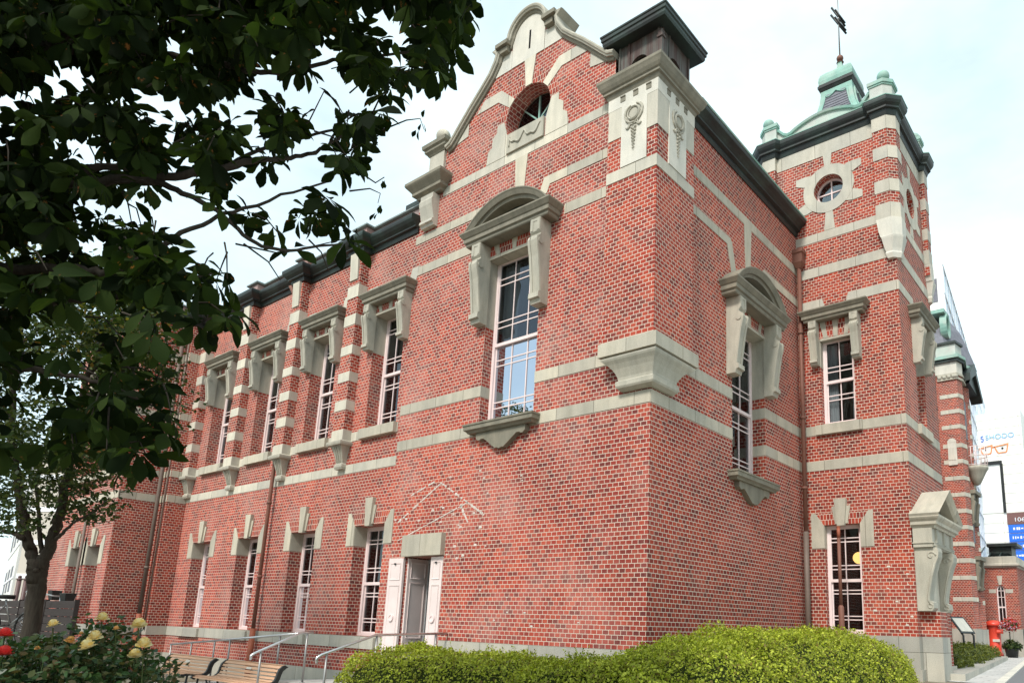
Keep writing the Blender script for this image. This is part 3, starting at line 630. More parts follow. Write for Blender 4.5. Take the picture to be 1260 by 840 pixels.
# ---- garden wing: pilasters, bands, windows
for i in range(4):
    c = -7.915-2.45*i; m = MB()
    m.box(FA, c-.205, c+.205, 3.98, 8.33, -.02, .20); m.build('pilaster', M['brick'], R)
    for z0, z1 in ((4.66, 4.88), (5.30, 5.52), (5.92, 6.13), (6.60, 6.84), (7.25, 7.55)):
        m = MB(); m.box(FA, c-.213, c+.213, z0, z1, -.02, .210); m.build('pilaster_stone', M['stone_pale'], R)
    m = MB(); m.box(FA, c-.215, c+.215, 4.0, 4.22, -.02, .212); m.build('pilaster_stone', M['stone_pale'], R)
    m = MB(); m.cross(FA, [(.2, 7.68), (.225, 7.68), (.265, 8.30), (.2, 8.30)], c-.15, c+.14); m.build('pilaster_console', M['stone_pale'], R)
    m = MB(); secs = []
    for hw, d, z in ((.10, .04, 3.40), (.13, .10, 3.40), (.14, .12, 3.45), (.135, .115, 3.50), (.115, .09, 3.53), (.125, .10, 3.60), (.155, .15, 3.75), (.185, .20, 3.86), (.195, .215, 3.89), (.26, .27, 3.895), (.27, .28, 3.93), (.27, .28, 3.97), (.22, .23, 4.0)):
        secs.append([FA.P(c-hw, z, -.01), FA.P(c-hw, z, d), FA.P(c+hw, z, d), FA.P(c+hw, z, -.01)])
    m.loft(secs)
    for q in (-.07, 0, .07): m.cross(FA, [(.08, 3.53), (.118, 3.56), (.175, 3.76), (.235, 3.885), (.1, 3.885)], c+q-.014, c+q+.014)
    m.build('pilaster_corbel', M['stone_carved'], R)
for c in wing_c:
    window(R, FA, c, 1.06, 4.2, 6.78, .30, 3, False, .48)
    hood(R, FA, c, .835, 7.18, .30, 6.78, .53, .60, .19, 5.93, False, .30, .25)
    sill(R, FA, c, .60, 4.2, .10, .22)
    window(R, FA, c, 1.0, 0.0, 2.16, .30, 3, False, .47)
    flat_head(R, FA, c, .5, 2.16, 2.43, 1.76, 2.70)
    sill(R, FA, c, .56, -.01, .07, .22, mat='plinth')
    stone(R, FA, rect(c-.86, c-.56, 7.19, 7.45), .011, 'stone_band', 'stone_pale'); stone(R, FA, [(c+.56, 7.19), (c+.78, 7.19), (c+.86, 7.5), (c+.62, 7.5)], .011, 'stone_band', 'stone_pale')
    stone(R, FA, rect(c-.52, c+.3, 7.20, 7.36), .010, 'stone_band', 'stone_pale')
band(R, FA, -15.4, -6.06, 3.30, 3.49, 'stone_pale')
for i in range(5):
    x1 = -6.12 if i == 0 else -7.70-2.45*(i-1)-.43
    c = wing_c[i] if i < 4 else None
    if c is None: continue
    pr = -7.915-2.45*(i-1)-.215 if i > 0 else -6.1
    band(R, FA, c+.60, pr, 3.99, 4.19, 'stone_pale'); band(R, FA, -7.915-2.45*i+.215, c-.60, 3.99, 4.19, 'stone_pale')
# plinth courses
m = MB(); m.box(FA, -15.4, -5.86, -.23, 0, -.02, .014); m.build('plinth_course', M['plinth'], R)
m = MB(); m.box(FA, -15.4, -5.46, -1.3, -.67, -.02, .03); m.build('plinth_course', M['plinth'], R)
m = MB(); m.plan([(-4.36, -.016), (.016, -.016), (.016, 5.6), (-.02, 5.6), (-.02, .02), (-4.36, .02)], -.30, 0); m.build('plinth_course', M['plinth'], R)
m = MB(); m.plan([(-4.36, -.05), (.05, -.05), (.05, 5.6), (-.02, 5.6), (-.02, .02), (-4.36, .02)], -1.3, -.302); m.build('plinth_course', M['plinth'], R)

# ---- left pavilion
FRi = Face(-15.4, 0, 0, 1); FRo = Face(-15.85, 0, 0, 1); FL = Face(0, -1.47, 1, 0)
m = MB()
wall(m, FRi, rect(-.48, 0, -1.2, 8.36)); wall(m, Face(0, -.48, 1, 0), rect(-15.85, -15.4, -1.2, 8.36)); wall(m, FRo, rect(-1.47, -.48, -1.2, 8.36))
m.build('pavilion_side_wall', M['brick'], R)
lw = [(-16.95, .46), (-18.25, .46)]
m = MB(); wall(m, FL, rect(-20.6, -15.85, -1.2, 8.36), [rect(c-h_, c+h_, 0, 2.05) for c, h_ in lw]+[rect(c-h_, c+h_, 4.1, 6.7) for c, h_ in lw], .31); m.build('pavilion_front_wall', M['brick_bloom_haze'], R)
for c, h_ in lw:
    window(R, FL, c, 2*h_, 0, 2.05, .30, 2); flat_head(R, FL, c, h_, 2.05, 2.30, 1.55, 2.5)
    window(R, FL, c, 2*h_, 4.1, 6.7, .30, 2); sill(R, FL, c, .56, 4.1, .09, .2)
    hood(R, FL, c, .75, 7.1, .28, 6.7, h_, .56, .18, 5.9, False, .30, .25)
for t0, t1 in ((3.26, 3.46), (3.95, 4.13), (5.55, 5.75), (7.25, 7.5)):
    band(R, FRi, -.47, -.012, t0, t1); band(R, FRo, -1.459, -.49, t0, t1); band(R, Face(0, -.48, 1, 0), -15.84, -15.41, t0, t1)
    if t1 < 5 or t0 > 7.1: band(R, FL, -20.6, -15.84, t0, t1)
for t0, t1, d in ((-.23, 0, .014), (-1.3, -.67, .03)):
    m = MB(); m.plan([(-15.4+d, 0), (-15.4+d, -.48-d), (-15.85+d, -.48-d), (-15.85+d, -1.47-d), (-20.6, -1.47-d), (-20.6, -1.4), (-15.9, -1.4), (-15.9, -.4), (-15.45, -.4), (-15.45, 0)], t0, t1); m.build('plinth_course', M['plinth'], R)
m = MB(); m.add([(-20.6, -1.2, 8.6), (-15.9, -1.2, 8.6), (-18.2, 4, 11.2), (-18.6, 8, 11.2), (-20.6, 12, 8.6), (-15.9, 12, 8.6)], [(0, 1, 2), (1, 5, 3, 2), (0, 2, 3, 4), (5, 4, 3)]); m.build('pavilion_roof', M['slate'], R)
m = MB(); wall(m, Face(-20.6, 0, 0, 1), rect(-1.47, 12, -1.2, 8.4)); m.build('pavilion_end_wall', M['brick_far'], R)

# wing cornice and parapet, breaking forward over the pilasters
base = [(-20.6, -1.47), (-15.85, -1.47), (-15.85, -.48), (-15.4, -.48), (-15.4, -.20)]
base += [(-15.16, -.20), (-15.16, 0)]
for i in (2, 1, 0):
    c = -7.915-2.45*i; base += [(c-.25, 0), (c-.25, -.20), (c+.25, -.20), (c+.25, 0)]
base += [(-5.99, 0)]
sec = [(-.06, 8.30), (.03, 8.30), (.045, 8.345), (.05, 8.40), (.11, 8.41), (.11, 8.44), (.17, 8.50), (.21, 8.56), (.22, 8.60), (.22, 8.655), (.20, 8.67), (-.06, 8.70)]
m = MB(); m.sweep(base, sec, XYZ, side=-1); m.build('wing_cornice', M['copper_dark'], R)
m = MB(); m.sweep(base, [(-.3, 8.68), (-.035, 8.68), (-.035, 8.94), (-.3, 8.94)], XYZ, side=-1); m.build('parapet', M['sheet_red'], R)
m = MB(); m.sweep(base, [(-.32, 8.935), (.0, 8.935), (.03, 8.955), (.03, 8.99), (-.1, 9.02), (-.32, 9.02)], XYZ, side=-1); m.build('parapet_coping', M['coping_metal'], R)
m = MB(); m.box(FA, -6.9, -6.06, 8.95, 9.35, -.75, -.35); m.box(FA, -7.0, -6.06, 9.35, 9.45, -.8, -.3); m.build('chimney_base', M['copper_dark'], R)
# side wall cornice
sec = [(-.05, 8.93), (.02, 8.93), (.05, 8.98), (.05, 9.03), (.12, 9.05), (.12, 9.09), (.17, 9.14), (.24, 9.19), (.25, 9.22), (.25, 9.27), (-.05, 9.30)]
m = MB(); m.sweep([(0, 1.03), (0, 5.6)], sec, XYZ, side=-1); m.build('side_cornice', M['copper_dark'], R)
m = MB(); m.sweep([(0, 1.03), (0, 5.6)], [(.02, 9.272), (.262, 9.272), (.27, 9.30), (.02, 9.34)], XYZ, side=-1); m.build('gutter_edge', M['copper_green'], R)

# ---- garden door
m = MB(); m.box(FA, -5.50, -4.38, 1.475, 1.87, -.02, .10); m.build('door_lintel', M['stone'], R)
def leaf(s0, s1, d0, handle=None):
    m = MB(); m.box(FA, s0, s1, -.76, 1.45, d0, d0+.045)
    w_ = s1-s0
    for t0, t1 in ((-.66, -.28), (-.18, .95), (1.05, 1.36)): m.sweep([(s0+.06, t0), (s1-.06, t0), (s1-.06, t1), (s0+.06, t1)], [(0, d0+.04), (0, d0+.056), (.018, d0+.05), (.018, d0+.04)], FA.P, closed=True)
    o = m.build('door_shutter', M['shutter'], R)
    if handle:
        m = MB(); m.sweep(arc(handle, .36, .055, 0, 360, 18)[:-1], [(-.012, d0+.05), (-.012, d0+.07), (.012, d0+.07), (.012, d0+.05)], FA.P, closed=True); m.prism(FA, arc(handle, .36, .046, 0, 360, 12)[:-1], d0+.05, d0+.058); m.build('ring_handle', M['frame'], o)
        m = MB(); m.box(FA, handle-.022, handle+.022, 1.33, 1.36, d0+.05, d0+.07); m.build('hook', M['iron'], o)
leaf(-5.87, -5.44, .03, -5.66); leaf(-4.72, -4.39, -.03, -4.56)
m = MB(); m.box(Face(-5.42, 0, 0, 1), .01, .46, -.76, 1.45, .0, .035)
for t0, t1 in ((-.66, -.1), (0, 1.0), (1.08, 1.38)): m.sweep([(.07, t0), (.40, t0), (.40, t1), (.07, t1)], [(0, .03), (0, .047), (.02, .04), (.02, .03)], Face(-5.42, 0, 0, 1).P, closed=True)
m.build('door_lining', M['shutter'], R)
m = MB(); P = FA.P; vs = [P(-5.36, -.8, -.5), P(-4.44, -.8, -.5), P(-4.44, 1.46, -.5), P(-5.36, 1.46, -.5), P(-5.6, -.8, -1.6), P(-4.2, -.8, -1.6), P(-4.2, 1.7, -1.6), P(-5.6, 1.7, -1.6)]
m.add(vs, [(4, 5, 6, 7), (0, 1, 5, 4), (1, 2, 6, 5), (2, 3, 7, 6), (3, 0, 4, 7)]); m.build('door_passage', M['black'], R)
m = MB(); m.box(FA, -5.42, -5.36, -.76, 1.46, -.55, -.46); m.box(FA, -5.36, -4.44, 1.40, 1.46, -.55, -.46); m.build('door_frame', M['curtain'], R)
# scars of a lost porch roof
rs = random.Random(3)
def chip(f, poly, d, mat='mortar'):
    m = MB(); m.prism(f, poly, -.005, d); m.build('mortar_scar', M[mat], R)

def scar(p, q, w0, n, gap=.15, d=.006):
    for i in range(n):
        if rs.random() < gap: continue
        a, b = i/n, (i+rs.uniform(.75, 1.15))/n
        s0, t0, s1, t1 = p[0]+(q[0]-p[0])*a, p[1]+(q[1]-p[1])*a, p[0]+(q[0]-p[0])*b, p[1]+(q[1]-p[1])*b
        ww = w0*rs.uniform(.5, 1.2); L = math.hypot(s1-s0, t1-t0); nx, ny = -(t1-t0)/L*ww, (s1-s0)/L*ww
        chip(FA, [(s0-nx*rs.uniform(.4, 1), t0-ny), (s1-nx, t1-ny*rs.uniform(.4, 1)), (s1+nx*rs.uniform(.5, 1), t1+ny), (s0+nx, t0+ny*rs.uniform(.5, 1))], d)
scar((-5.85, 2.12), (-4.62, 2.80), .022, 26, .25); scar((-4.62, 2.80), (-3.40, 2.12), .026, 30, .2); scar((-5.55, 2.62), (-4.75, 2.86), .02, 10, .4)
scar((-5.75, 1.80), (-3.72, 2.42), .012, 16, .05); scar((-4.05, 2.36), (-3.7, 1.85), .03, 6, .4)
for i in range(26):
    s, t = rs.uniform(-6, -3.3), rs.uniform(1.4, 3.0); a = rs.uniform(.015, .045); chip(FA, [(s-a, t-a*.5), (s+a, t-a*.4), (s+a*.8, t+a*.5), (s-a*.7, t+a*.6)], .005)
for i in range(16):
    s, t = rs.uniform(-3.4, -.3), rs.uniform(.2, 3.3); a = rs.uniform(.012, .03); chip(FA, [(s-a, t-a*.5), (s+a, t-a*.4), (s+a*.8, t+a*.5), (s-a*.7, t+a*.6)], .005)

# ---- pipes
drain(R, [(-10.66, -.26, 8.30), (-10.66, -.10, 8.05), (-10.64, -.09, 4.6), (-10.60, -.12, 3.2), (-10.60, -.12, .05)], .042, 'rust', [(-10.64, -.09, 6.5), (-10.6, -.12, 2.9), (-10.6, -.12, 1.2)])
drain(R, [(-10.60, -.12, .05), (-10.60, -.12, -1.15)], .062, 'rust_orange')
drain(R, [(-15.68, -.62, 8.3), (-15.70, -.60, 3.4), (-15.70, -.60, .3)], .05, 'rust_grey', [(-15.7, -.6, 5.8), (-15.7, -.6, 1.5)])
drain(R, [(-15.70, -.60, .3), (-15.70, -.60, -1.15)], .062, 'rust_orange')
drain(R, [(-15.48, -.52, 8.3), (-15.48, -.52, -.1)], .022, 'rust_grey')
drain(R, [(-17.62, -1.56, 2.9), (-17.62, -1.56, -1.15)], .036, 'rust_grey')
pb = drain(R, [(.10, 5.50, 8.15), (.10, 5.50, 2.3)], .048, 'rust', [(.10, 5.5, 6.6), (.10, 5.5, 4.7), (.10, 5.5, 3.2)])
m = MB(); m.loft([[(.10-a, 5.50-a, z), (.10+a, 5.50-a, z), (.10+a, 5.50+a*.7, z), (.10-a, 5.50+a*.7, z)] for a, z in ((.05, 8.10), (.10, 8.20), (.11, 8.22), (.11, 8.42), (.135, 8.44), (.135, 8.52))]); m.build('hopper', M['rust'], pb)
drain(R, [(.10, 5.50, 2.3), (.10, 5.50, -.5)], .056, 'rust_grey')
# ------------------------------------------------------------------ square tower
TC = .84; TX0, TX1, TY0, TY1 = -.75, 2.14, 5.61, 8.25
RC = (.78, 9.88)
m = MB()
wall(m, FT, [(-.75, 8.6), (0, 8.6), (0, -1.2), (2.14, -1.2), (2.14, 11.1), (-.75, 11.1)],
     [rect(.805-.365, .805+.365, .30, 2.42), rect(.83-.35, .83+.35, 4.52, 6.40), arc(RC[0], RC[1], .33, 0, 360, 30)[:-1]], .24)
SW = 6.93
wall(m, FS, [(5.61, -1.2), (8.25, -1.2), (8.25, 11.1), (5.61, 11.1)], [rect(SW-.32, SW+.32, 4.52, 6.40), arc(SW, 9.7, .33, 0, 360, 30)[:-1]], .24)
wall(m, Face(TX0, 0, 0, 1), rect(5.61, 8.25, 8.6, 11.1)); wall(m, Face(0, 8.25, 1, 0), rect(-.75, 2.14, 3, 11.1))
m.build('tower_wall', M['brick'], R)
b2 = dict(rows_lo=(.56, .68), rows_hi=(.24, .36))
window(R, FT, .83, .70, 4.52, 6.40, .15, 2, True, .5, fw=.06, **b2); sill(R, FT, .83, .48, 4.52, .08, .22)
hood(R, FT, .83, .735, 7.0, .30, 6.40, .35, .44, .165, 5.80, False, .15, .24)
window(R, FT, .805, .73, .30, 2.42, .15, 2, False, .48, fw=.06); sill(R, FT, .805, .44, .30, .08, .2)
flat_head(R, FT, .805, .365, 2.42, 2.67, 1.96, 2.93)
window(R, FS, SW, .64, 4.52, 6.40, .24, 2, False, .5, fw=.06, **b2); sill(R, FS, SW, .46, 4.52, .08, .22)
hood(R, FS, SW, .735, 7.0, .30, 6.40, .32, .43, .165, 5.80, False, .24, .24)
def tband(t0, t1, mat='stone_pale', s0=0.0):
    m = MB(); m.plan([(s0, 5.60), (2.15, 5.60), (2.15, 8.25), (2.1, 8.25), (2.1, 5.65), (s0, 5.65)], t0, t1); return m.build('stone_band', M[mat], R)
tband(3.555, 3.755, 'stone'); tband(7.86, 8.08); 
m = MB(); m.box(FT, 0, TC-.46, 4.31, 4.51, -.03, .01); m.build('stone_band', M['stone'], R); m = MB(); m.plan([(TC+.46, 5.60), (2.15, 5.60), (2.15, SW-.46), (2.1, SW-.46), (2.1, 5.65), (TC+.46, 5.65)], 4.31, 4.51); m.build('stone_band', M['stone'], R); m = MB(); m.box(FS, SW+.46, 8.25, 4.31, 4.51, -.03, .01); m.build('stone_band', M['stone'], R)
lr = [(1.30, 0), (1.30, .20), (.28, .20), (.20, -.10), (.36, -.10), (.43, 0)]
stone(R, FT, [(TC+x, 7.11+t) for x, t in lr], .010, 'stone_band', 'stone_pale'); stone(R, FT, [(max(.0, TC-x), 7.11+t) for x, t in lr], .010, 'stone_band', 'stone_pale')
stone(R, FS, [(SW+x, 7.11+t) for x, t in lr], .0105, 'stone_band', 'stone_pale'); stone(R, FS, [(SW-x*(1.32/1.30), 7.11+t) for x, t in lr], .0105, 'stone_band', 'stone_pale')
tband(8.68, 8.88, 'stone_pale', -.35)
# round windows with radiating stones
for f, (c, z) in ((FT, RC), (FS, (SW, 9.7))):
    m = MB(); m.sweep(arc(c, z, .33, 0, 360, 40)[:-1], [(0, -.03), (0, .018), (.24, .018), (.24, -.03)], f.P, side=-1, closed=True); m.build('stone_ring', M['stone_pale'], R)
    stone(R, f, [(c-.07, z+.56), (c+.07, z+.56), (c+.11, z+.93), (c-.11, z+.93)], .014)
    stone(R, f, [(c-.08, z-.565), (c+.08, z-.565), (c+.12, 8.885), (c-.12, 8.885)], .014)
    for q in (1, -1):
        for v, hh in ((1, .0), (-1, .0)):
            stone(R, f, [(c+q*.36, z+v*.43), (c+q*.54, z+v*.21), (c+q*.74, z+v*.30), (c+q*.74, z+v*.46), (c+q*.52, z+v*.47)], .014)
    m = MB(); m.sweep(arc(c, z, .335, 0, 360, 30)[:-1], [(0, -.25), (0, -.19), (.04, -.19), (.04, -.25)], f.P, closed=True, side=1)
    m.box(f, c-.014, c+.014, z-.32, z+.32, -.235, -.205); m.box(f, c-.32, c+.32, z-.014, z+.014, -.234, -.206); rw = m.build('round_window', M['frame'], R)
    m = MB(); m.prism(f, arc(c, z, .32, 0, 360, 24)[:-1], -.23, -.225); m.build('pane', M['glass'], rw)
    m = MB(); m.box(f, c-.45, c+.45, z-.45, z+.45, -.62, -.58); m.build('room', M['room'], rw)
# corner piers, chamfered, on corbels
def pier_plan(cx, cy, sx, sy, p=.11, wd=.33, k=.15):
    # cx, cy tower corner; sx, sy outward signs
    pts = [(cx-sx*wd, cy-sy*.02), (cx-sx*wd, cy+sy*p), (cx+sx*(p-k), cy+sy*p), (cx+sx*p, cy+sy*(p-k)), (cx+sx*p, cy-sy*wd), (cx-sx*.02, cy-sy*wd)]
    return pts
corners = [(TX1, TY0, 1, -1), (TX0, TY0, -1, -1), (TX1, TY1, 1, 1), (TX0, TY1, -1, 1)]
for ci, (cx, cy, sx, sy) in enumerate(corners):
    m = MB(); m.plan(pier_plan(cx, cy, sx, sy), 8.40, 11.1); m.build('tower_pier', M['brick'], R)
    for z0, z1 in ((10.74, 11.08), (10.05, 10.33), (9.28, 9.56), (8.66, 9.02)):
        m = MB(); m.plan(pier_plan(cx, cy, sx, sy, .12, .34, .155), z0, z1); m.build('pier_stone', M['stone_pale'], R)
    if ci in (0, 2):
        secs = []
        for p, wd, z in ((.02, .12, 7.80), (.07, .16, 7.80), (.10, .19, 7.90), (.085, .18, 7.94), (.10, .20, 8.0), (.15, .24, 8.22), (.155, .25, 8.26), (.13, .27, 8.28), (.13, .30, 8.42), (.13, .34, 8.68)):
            secs.append([(x, y, z) for x, y in pier_plan(cx, cy, sx, sy, p, wd, min(.155, p+.05))])
        m = MB(); m.loft(secs); m.build('pier_corbel', M['stone_white'], R)
# frieze
m = MB(); m.plan([(TX0, TY0-.010), (TX1+.010, TY0-.010), (TX1+.010, TY1+.01), (TX0, TY1+.01)], 10.72, 11.08); m.build('tower_frieze', M['stone_pale'], R)
def ringplan(g=0.0, p=.11, wd=.33, k=.15):
    pts = []
    # counter clockwise from front left
    x0, x1, y0, y1 = TX0, TX1, TY0, TY1
    pts += [(x0-p, y0+wd), (x0-p, y0-p+k), (x0-p+k, y0-p), (x0+wd, y0-p), (x0+wd+.06, y0), (x1-wd-.06, y0), (x1-wd, y0-p), (x1+p-k, y0-p), (x1+p, y0-p+k), (x1+p, y0+wd), (x1, y0+wd+.06)]
    pts += [(x1, y1-wd-.06), (x1+p, y1-wd), (x1+p, y1+p-k), (x1+p-k, y1+p), (x1-wd, y1+p), (x1-wd-.06, y1), (x0+wd+.06, y1), (x0+wd, y1+p), (x0-p+k, y1+p), (x0-p, y1+p-k), (x0-p, y1-wd), (x0, y1-wd-.06), (x0, y0+wd+.06)]
    return pts
sec = [(-.06, 11.06), (.02, 11.06), (.04, 11.12), (.05, 11.18), (.10, 11.19), (.10, 11.23), (.14, 11.28), (.165, 11.33), (.17, 11.37), (.17, 11.41), (-.06, 11.45)]
m = MB(); m.sweep(ringplan(), sec, XYZ, side=-1, closed=True); m.build('tower_cornice', M['copper_dark'], R)
m = MB(); m.sweep(ringplan(), [(-.04, 11.42), (.178, 11.412), (.18, 11.43), (.05, 11.46), (-.04, 11.47)], XYZ, side=-1, closed=True); m.build('cornice_flashing', M['copper_green'], R)
# parapet: pedestals with balls and curved sides
m = MB(); 
for cx, cy, sx, sy in corners: m.plan(pier_plan(cx-sx*.03, cy-sy*.03, sx, sy, .10, .33, .15), 11.44, 11.90)
def crest(c, half):
    a = [(-half, 11.44), (half, 11.44), (half, 11.82), (half-.10, 11.78), (half-.22, 11.64), (half-.32, 11.58), (half-.42, 11.59)]
    top = [(x, 11.60+.20*math.cos(x/(half-.42)*math.pi/2)**.9) for x in [(half-.42)*(1-2*i/16) for i in range(1, 16)]]
    b = [(-x, t) for x, t in a[2:]][::-1]
    return [(c+x, t) for x, t in a+top+b]
hx, hy = (TX1-TX0)/2-.28, (TY1-TY0)/2-.28; mxc, myc = (TX0+TX1)/2, (TY0+TY1)/2
faces = [(Face(0, TY0, 1, 0), mxc, hx), (Face(TX1, 0, 0, 1), myc, hy), (Face(0, TY1, 1, 0), mxc, hx), (Face(TX0, 0, 0, 1), myc, hy)]
for i, (f, c, h_) in enumerate(faces):
    dd = (-.16, -.02) if i in (0, 1) else (.02, .16); m.prism(f, crest(c, h_), *dd)
m.build('tower_parapet', M['parapet_green'], R)
m = MB()
for i, (f, c, h_) in enumerate(faces):
    dd = (-.20, .03) if i in (0, 1) else (-.03, .20); cr = crest(c, h_)[2:]
    m.sweep(cr, [(0.002, dd[0]), (0.002, dd[1]), (.05, dd[1]+.015), (.06, dd[0]-.01)], f.P, side=-1)
for cx, cy, sx, sy in corners:
    m.plan(pier_plan(cx-sx*.03, cy-sy*.03, sx, sy, .14, .37, .17), 11.90, 11.98); m.plan(pier_plan(cx-sx*.03, cy-sy*.03, sx, sy, .12, .35, .16), 11.86, 11.90)
m.build('parapet_coping', M['copper_green'], R)
for cx, cy, sx, sy in corners:
    m = MB(); c3 = (cx-sx*.10, cy-sy*.10, 12.16); m.ball(c3, .135); m.lathe((c3[0], c3[1], 11.97), [(.10, 0), (.10, .03), (.06, .05)], 12); m.build('ball_finial', M['copper_green'], R)
# ogee cupola
ux, uy = .72, 6.93
def sq(h, z): return [(ux-h, uy-h, z), (ux+h, uy-h, z), (ux+h, uy+h, z), (ux-h, uy+h, z)]
prof = [(1.06, 11.45), (.92, 11.66), (.78, 11.86), (.66, 12.06), (.55, 12.30), (.465, 12.56), (.41, 12.82), (.385, 13.02), (.38, 13.20)]
m = MB(); m.loft([sq(*p) for p in prof]); cup = m.build('cupola', M['copper_green'], R)
for f, c in ((Face(0, uy, 1, 0), ux), (Face(ux, 0, 0, 1), uy)):
    m = MB()
    pr = [(h, z) for h, z in prof if 11.6 < z < 13.1]
    L = [f.P(c-h+.13, z, h+.006) for h, z in pr]; Rr = [f.P(c+h-.13, z, h+.006) for h, z in pr]; n = len(pr)
    m.add(L+Rr, [(i, n+i, n+i+1, i+1) for i in range(n-1)])
    for i in range(16):
        z = 11.7+i*.08; h = np.interp(z, [p[1] for p in prof], [p[0] for p in prof]); m.box(f, c-h+.135, c+h-.135, z, z+.018, h+.0, h+.016)
    m.build('slate_panel', M['slate'], cup)
    m = MB()
    for q in (-1, 1): m.tube([f.P(c+q*(h-.12), z, h+.014) for h, z in pr], .022, 6)
    tp = pr[-1]; m.tube([f.P(c+(tp[0]-.12)*math.cos(a), tp[1]-.0-.10*abs(math.sin(a*2))+.03, tp[0]+.02) for a in [math.pi*i/16 for i in range(17)]], .02, 6)
    m.build('copper_moulding', M['copper_green'], cup)
m = MB(); m.loft([sq(h, z) for h, z in ((.375, 13.15), (.395, 13.18), (.42, 13.23), (.435, 13.25), (.435, 13.31), (.415, 13.33), (.415, 13.35))]); m.build('cupola_cornice', M['copper_dark'], cup)
m = MB(); m.loft([sq(h, z) for h, z in ((.41, 13.34), (.42, 13.44), (.41, 13.54), (.375, 13.64), (.30, 13.72), (.19, 13.78), (.11, 13.82), (.075, 13.92), (.055, 14.02), (.045, 14.12))]); m.build('cupola_cap', M['copper_green'], cup)
m = MB(); m.ball((ux, uy, 14.22), .085); m.lathe((ux, uy, 14.10), [(.09, 0), (.05, .03)], 12); m.build('ball_finial', M['rust'], cup)
m = MB(); m.tube([(ux, uy, 14.25), (ux, uy, 16.6)], [.02, .012], 8); rod = m.build('lightning_rod', M['steel_dark'], cup)
m = MB()
vz = 15.22; d_ = Vector((-.55, -.45, 0)).normalized()
for dz, L in ((0, .34), (.22, .30)):
    a = Vector((ux, uy, vz+dz))
    m.tube([a-d_*L*.55+Vector((0, 0, -.26)), a+d_*L*.55+Vector((0, 0, .26))], .026, 6)
    m.tube([a-d_*L*.4+Vector((0.05, 0, -.2)), a+d_*L*.4+Vector((0.05, 0, .18))], .02, 6)
m.ball((ux, uy, vz+.1), .06); m.build('weathervane', M['iron'], rod)

# ---- side entrance hood on the tower
PC = 6.47; f = FS
m = MB(); m.box(f, 6.06, 6.76, -.3, 1.85, .0, .02); m.build('entrance_door', M['rust_grey'], R)
m = MB(); m.box(f, 5.85, 6.40, .284, .74, -.02, .34); m.build('entrance_pier', M['brick'], R)
m = MB(); m.box(f, 5.83, 6.42, -1.2, .28, -.02, .36); m.build('entrance_pier_base', M['plinth'], R)
for s in (5.82, 7.02):
    m = MB(); m.cross(f, [(0, 1.90), (.40, 1.90), (.42, 1.82), (.41, 1.72), (.36, 1.60), (.29, 1.35), (.23, 1.05), (.22, .93), (.28, .90), (.29, .80), (.25, .745), (0, .745)], s-.155, s+.155)
    for q in (-1, 1):
        spl = [(.285+(.085-.011*a)*math.cos(a), 1.745+(.085-.011*a)*math.sin(a)) for a in [i*.5 for i in range(15)]]
        m.tube([f.P(s+q*.155, t, d) for d, t in spl], .016, 6)
        edge = [(.35, 1.62), (.275, 1.35), (.215, 1.05), (.20, .95), (.24, .86)]; m.tube([f.P(s+q*.155, t, d-.012) for d, t in edge], .015, 6)
        spl = [(.225+(.04)*math.cos(a), .835+(.04)*math.sin(a)) for a in [i*.5 for i in range(13)]]; m.tube([f.P(s+q*.155, t, d) for d, t in spl], .012, 6)
    m.build('scroll_console', M['stone_carved'], R)
m = MB(); m.box(f, 5.99, 6.85, .745, 1.9, .0, .12); m.build('entrance_panel', M['stone_pale'], R)
m = MB(); m.box(f, PC-.86, PC+.80, 1.905, 2.26, -.02, .34)
for q in (-1, 0, 1):
    for e in (-.05, .03): m.box(f, PC+q*.58+e, PC+q*.58+e+.05, 2.0, 2.25, .3, .375)
for i in range(17): m.box(f, PC-.84+i*.097, PC-.79+i*.097, 1.925, 1.97, .3, .37)
m.box(f, PC-.88, PC+.82, 1.975, 1.995, -.02, .365); m.build('entrance_frieze', M['stone_carved'], R)
m = MB(); sec = [(-.05, 2.26), (.02, 2.26), (.035, 2.30), (.08, 2.32), (.08, 2.38), (.12, 2.42), (.14, 2.45), (.14, 2.49), (-.05, 2.51)]
m.sweep([(PC-.83, -.02), (PC-.83, .36), (PC+.83, .36), (PC+.83, -.02)], sec, lambda a, b, z: f.P(a, z, b)); m.box(f, PC-.82, PC+.82, 2.27, 2.50, -.02, .35); m.build('entrance_cornice', M['stone'], R)
m = MB(); pth = [(PC-.98, 2.49), (PC, 3.05), (PC+.98, 2.49)]; m.sweep(pth, [(-.09, -.02), (-.09, .42), (-.05, .47), (0, .50), (.03, .52), (.03, -.02)], f.P); m.build('pediment_coping', M['stone'], R)
m = MB(); m.prism(f, [(PC-.82, 2.505), (PC+.82, 2.505), (PC, 2.95)], -.02, .24); m.build('pediment_panel', M['stone_mould'], R)
# tower plinth
m = MB(); m.plan([(-.0, 5.592), (2.158, 5.592), (2.158, 6.0), (2.0, 6.0), (2.0, 5.7), (0, 5.7)], -.30, 0.28); m.build('plinth_course', M['plinth'], R)
m = MB(); m.plan([(-.0, 5.56), (2.19, 5.56), (2.19, 8.3), (2.0, 8.3), (2.0, 5.7), (0, 5.7)], -1.2, -.302); m.build('plinth_course', M['plinth'], R)
rs = random.Random(8)
for i in range(16):
    s, t = rs.uniform(1.3, 2.05), rs.uniform(.2, 2.3); a = rs.uniform(.015, .04); chip(FT, [(s-a, t-a*.4), (s+a, t-a*.5), (s+a*.7, t+a*.4), (s-a*.6, t+a*.5)], .005, 'stone_white')

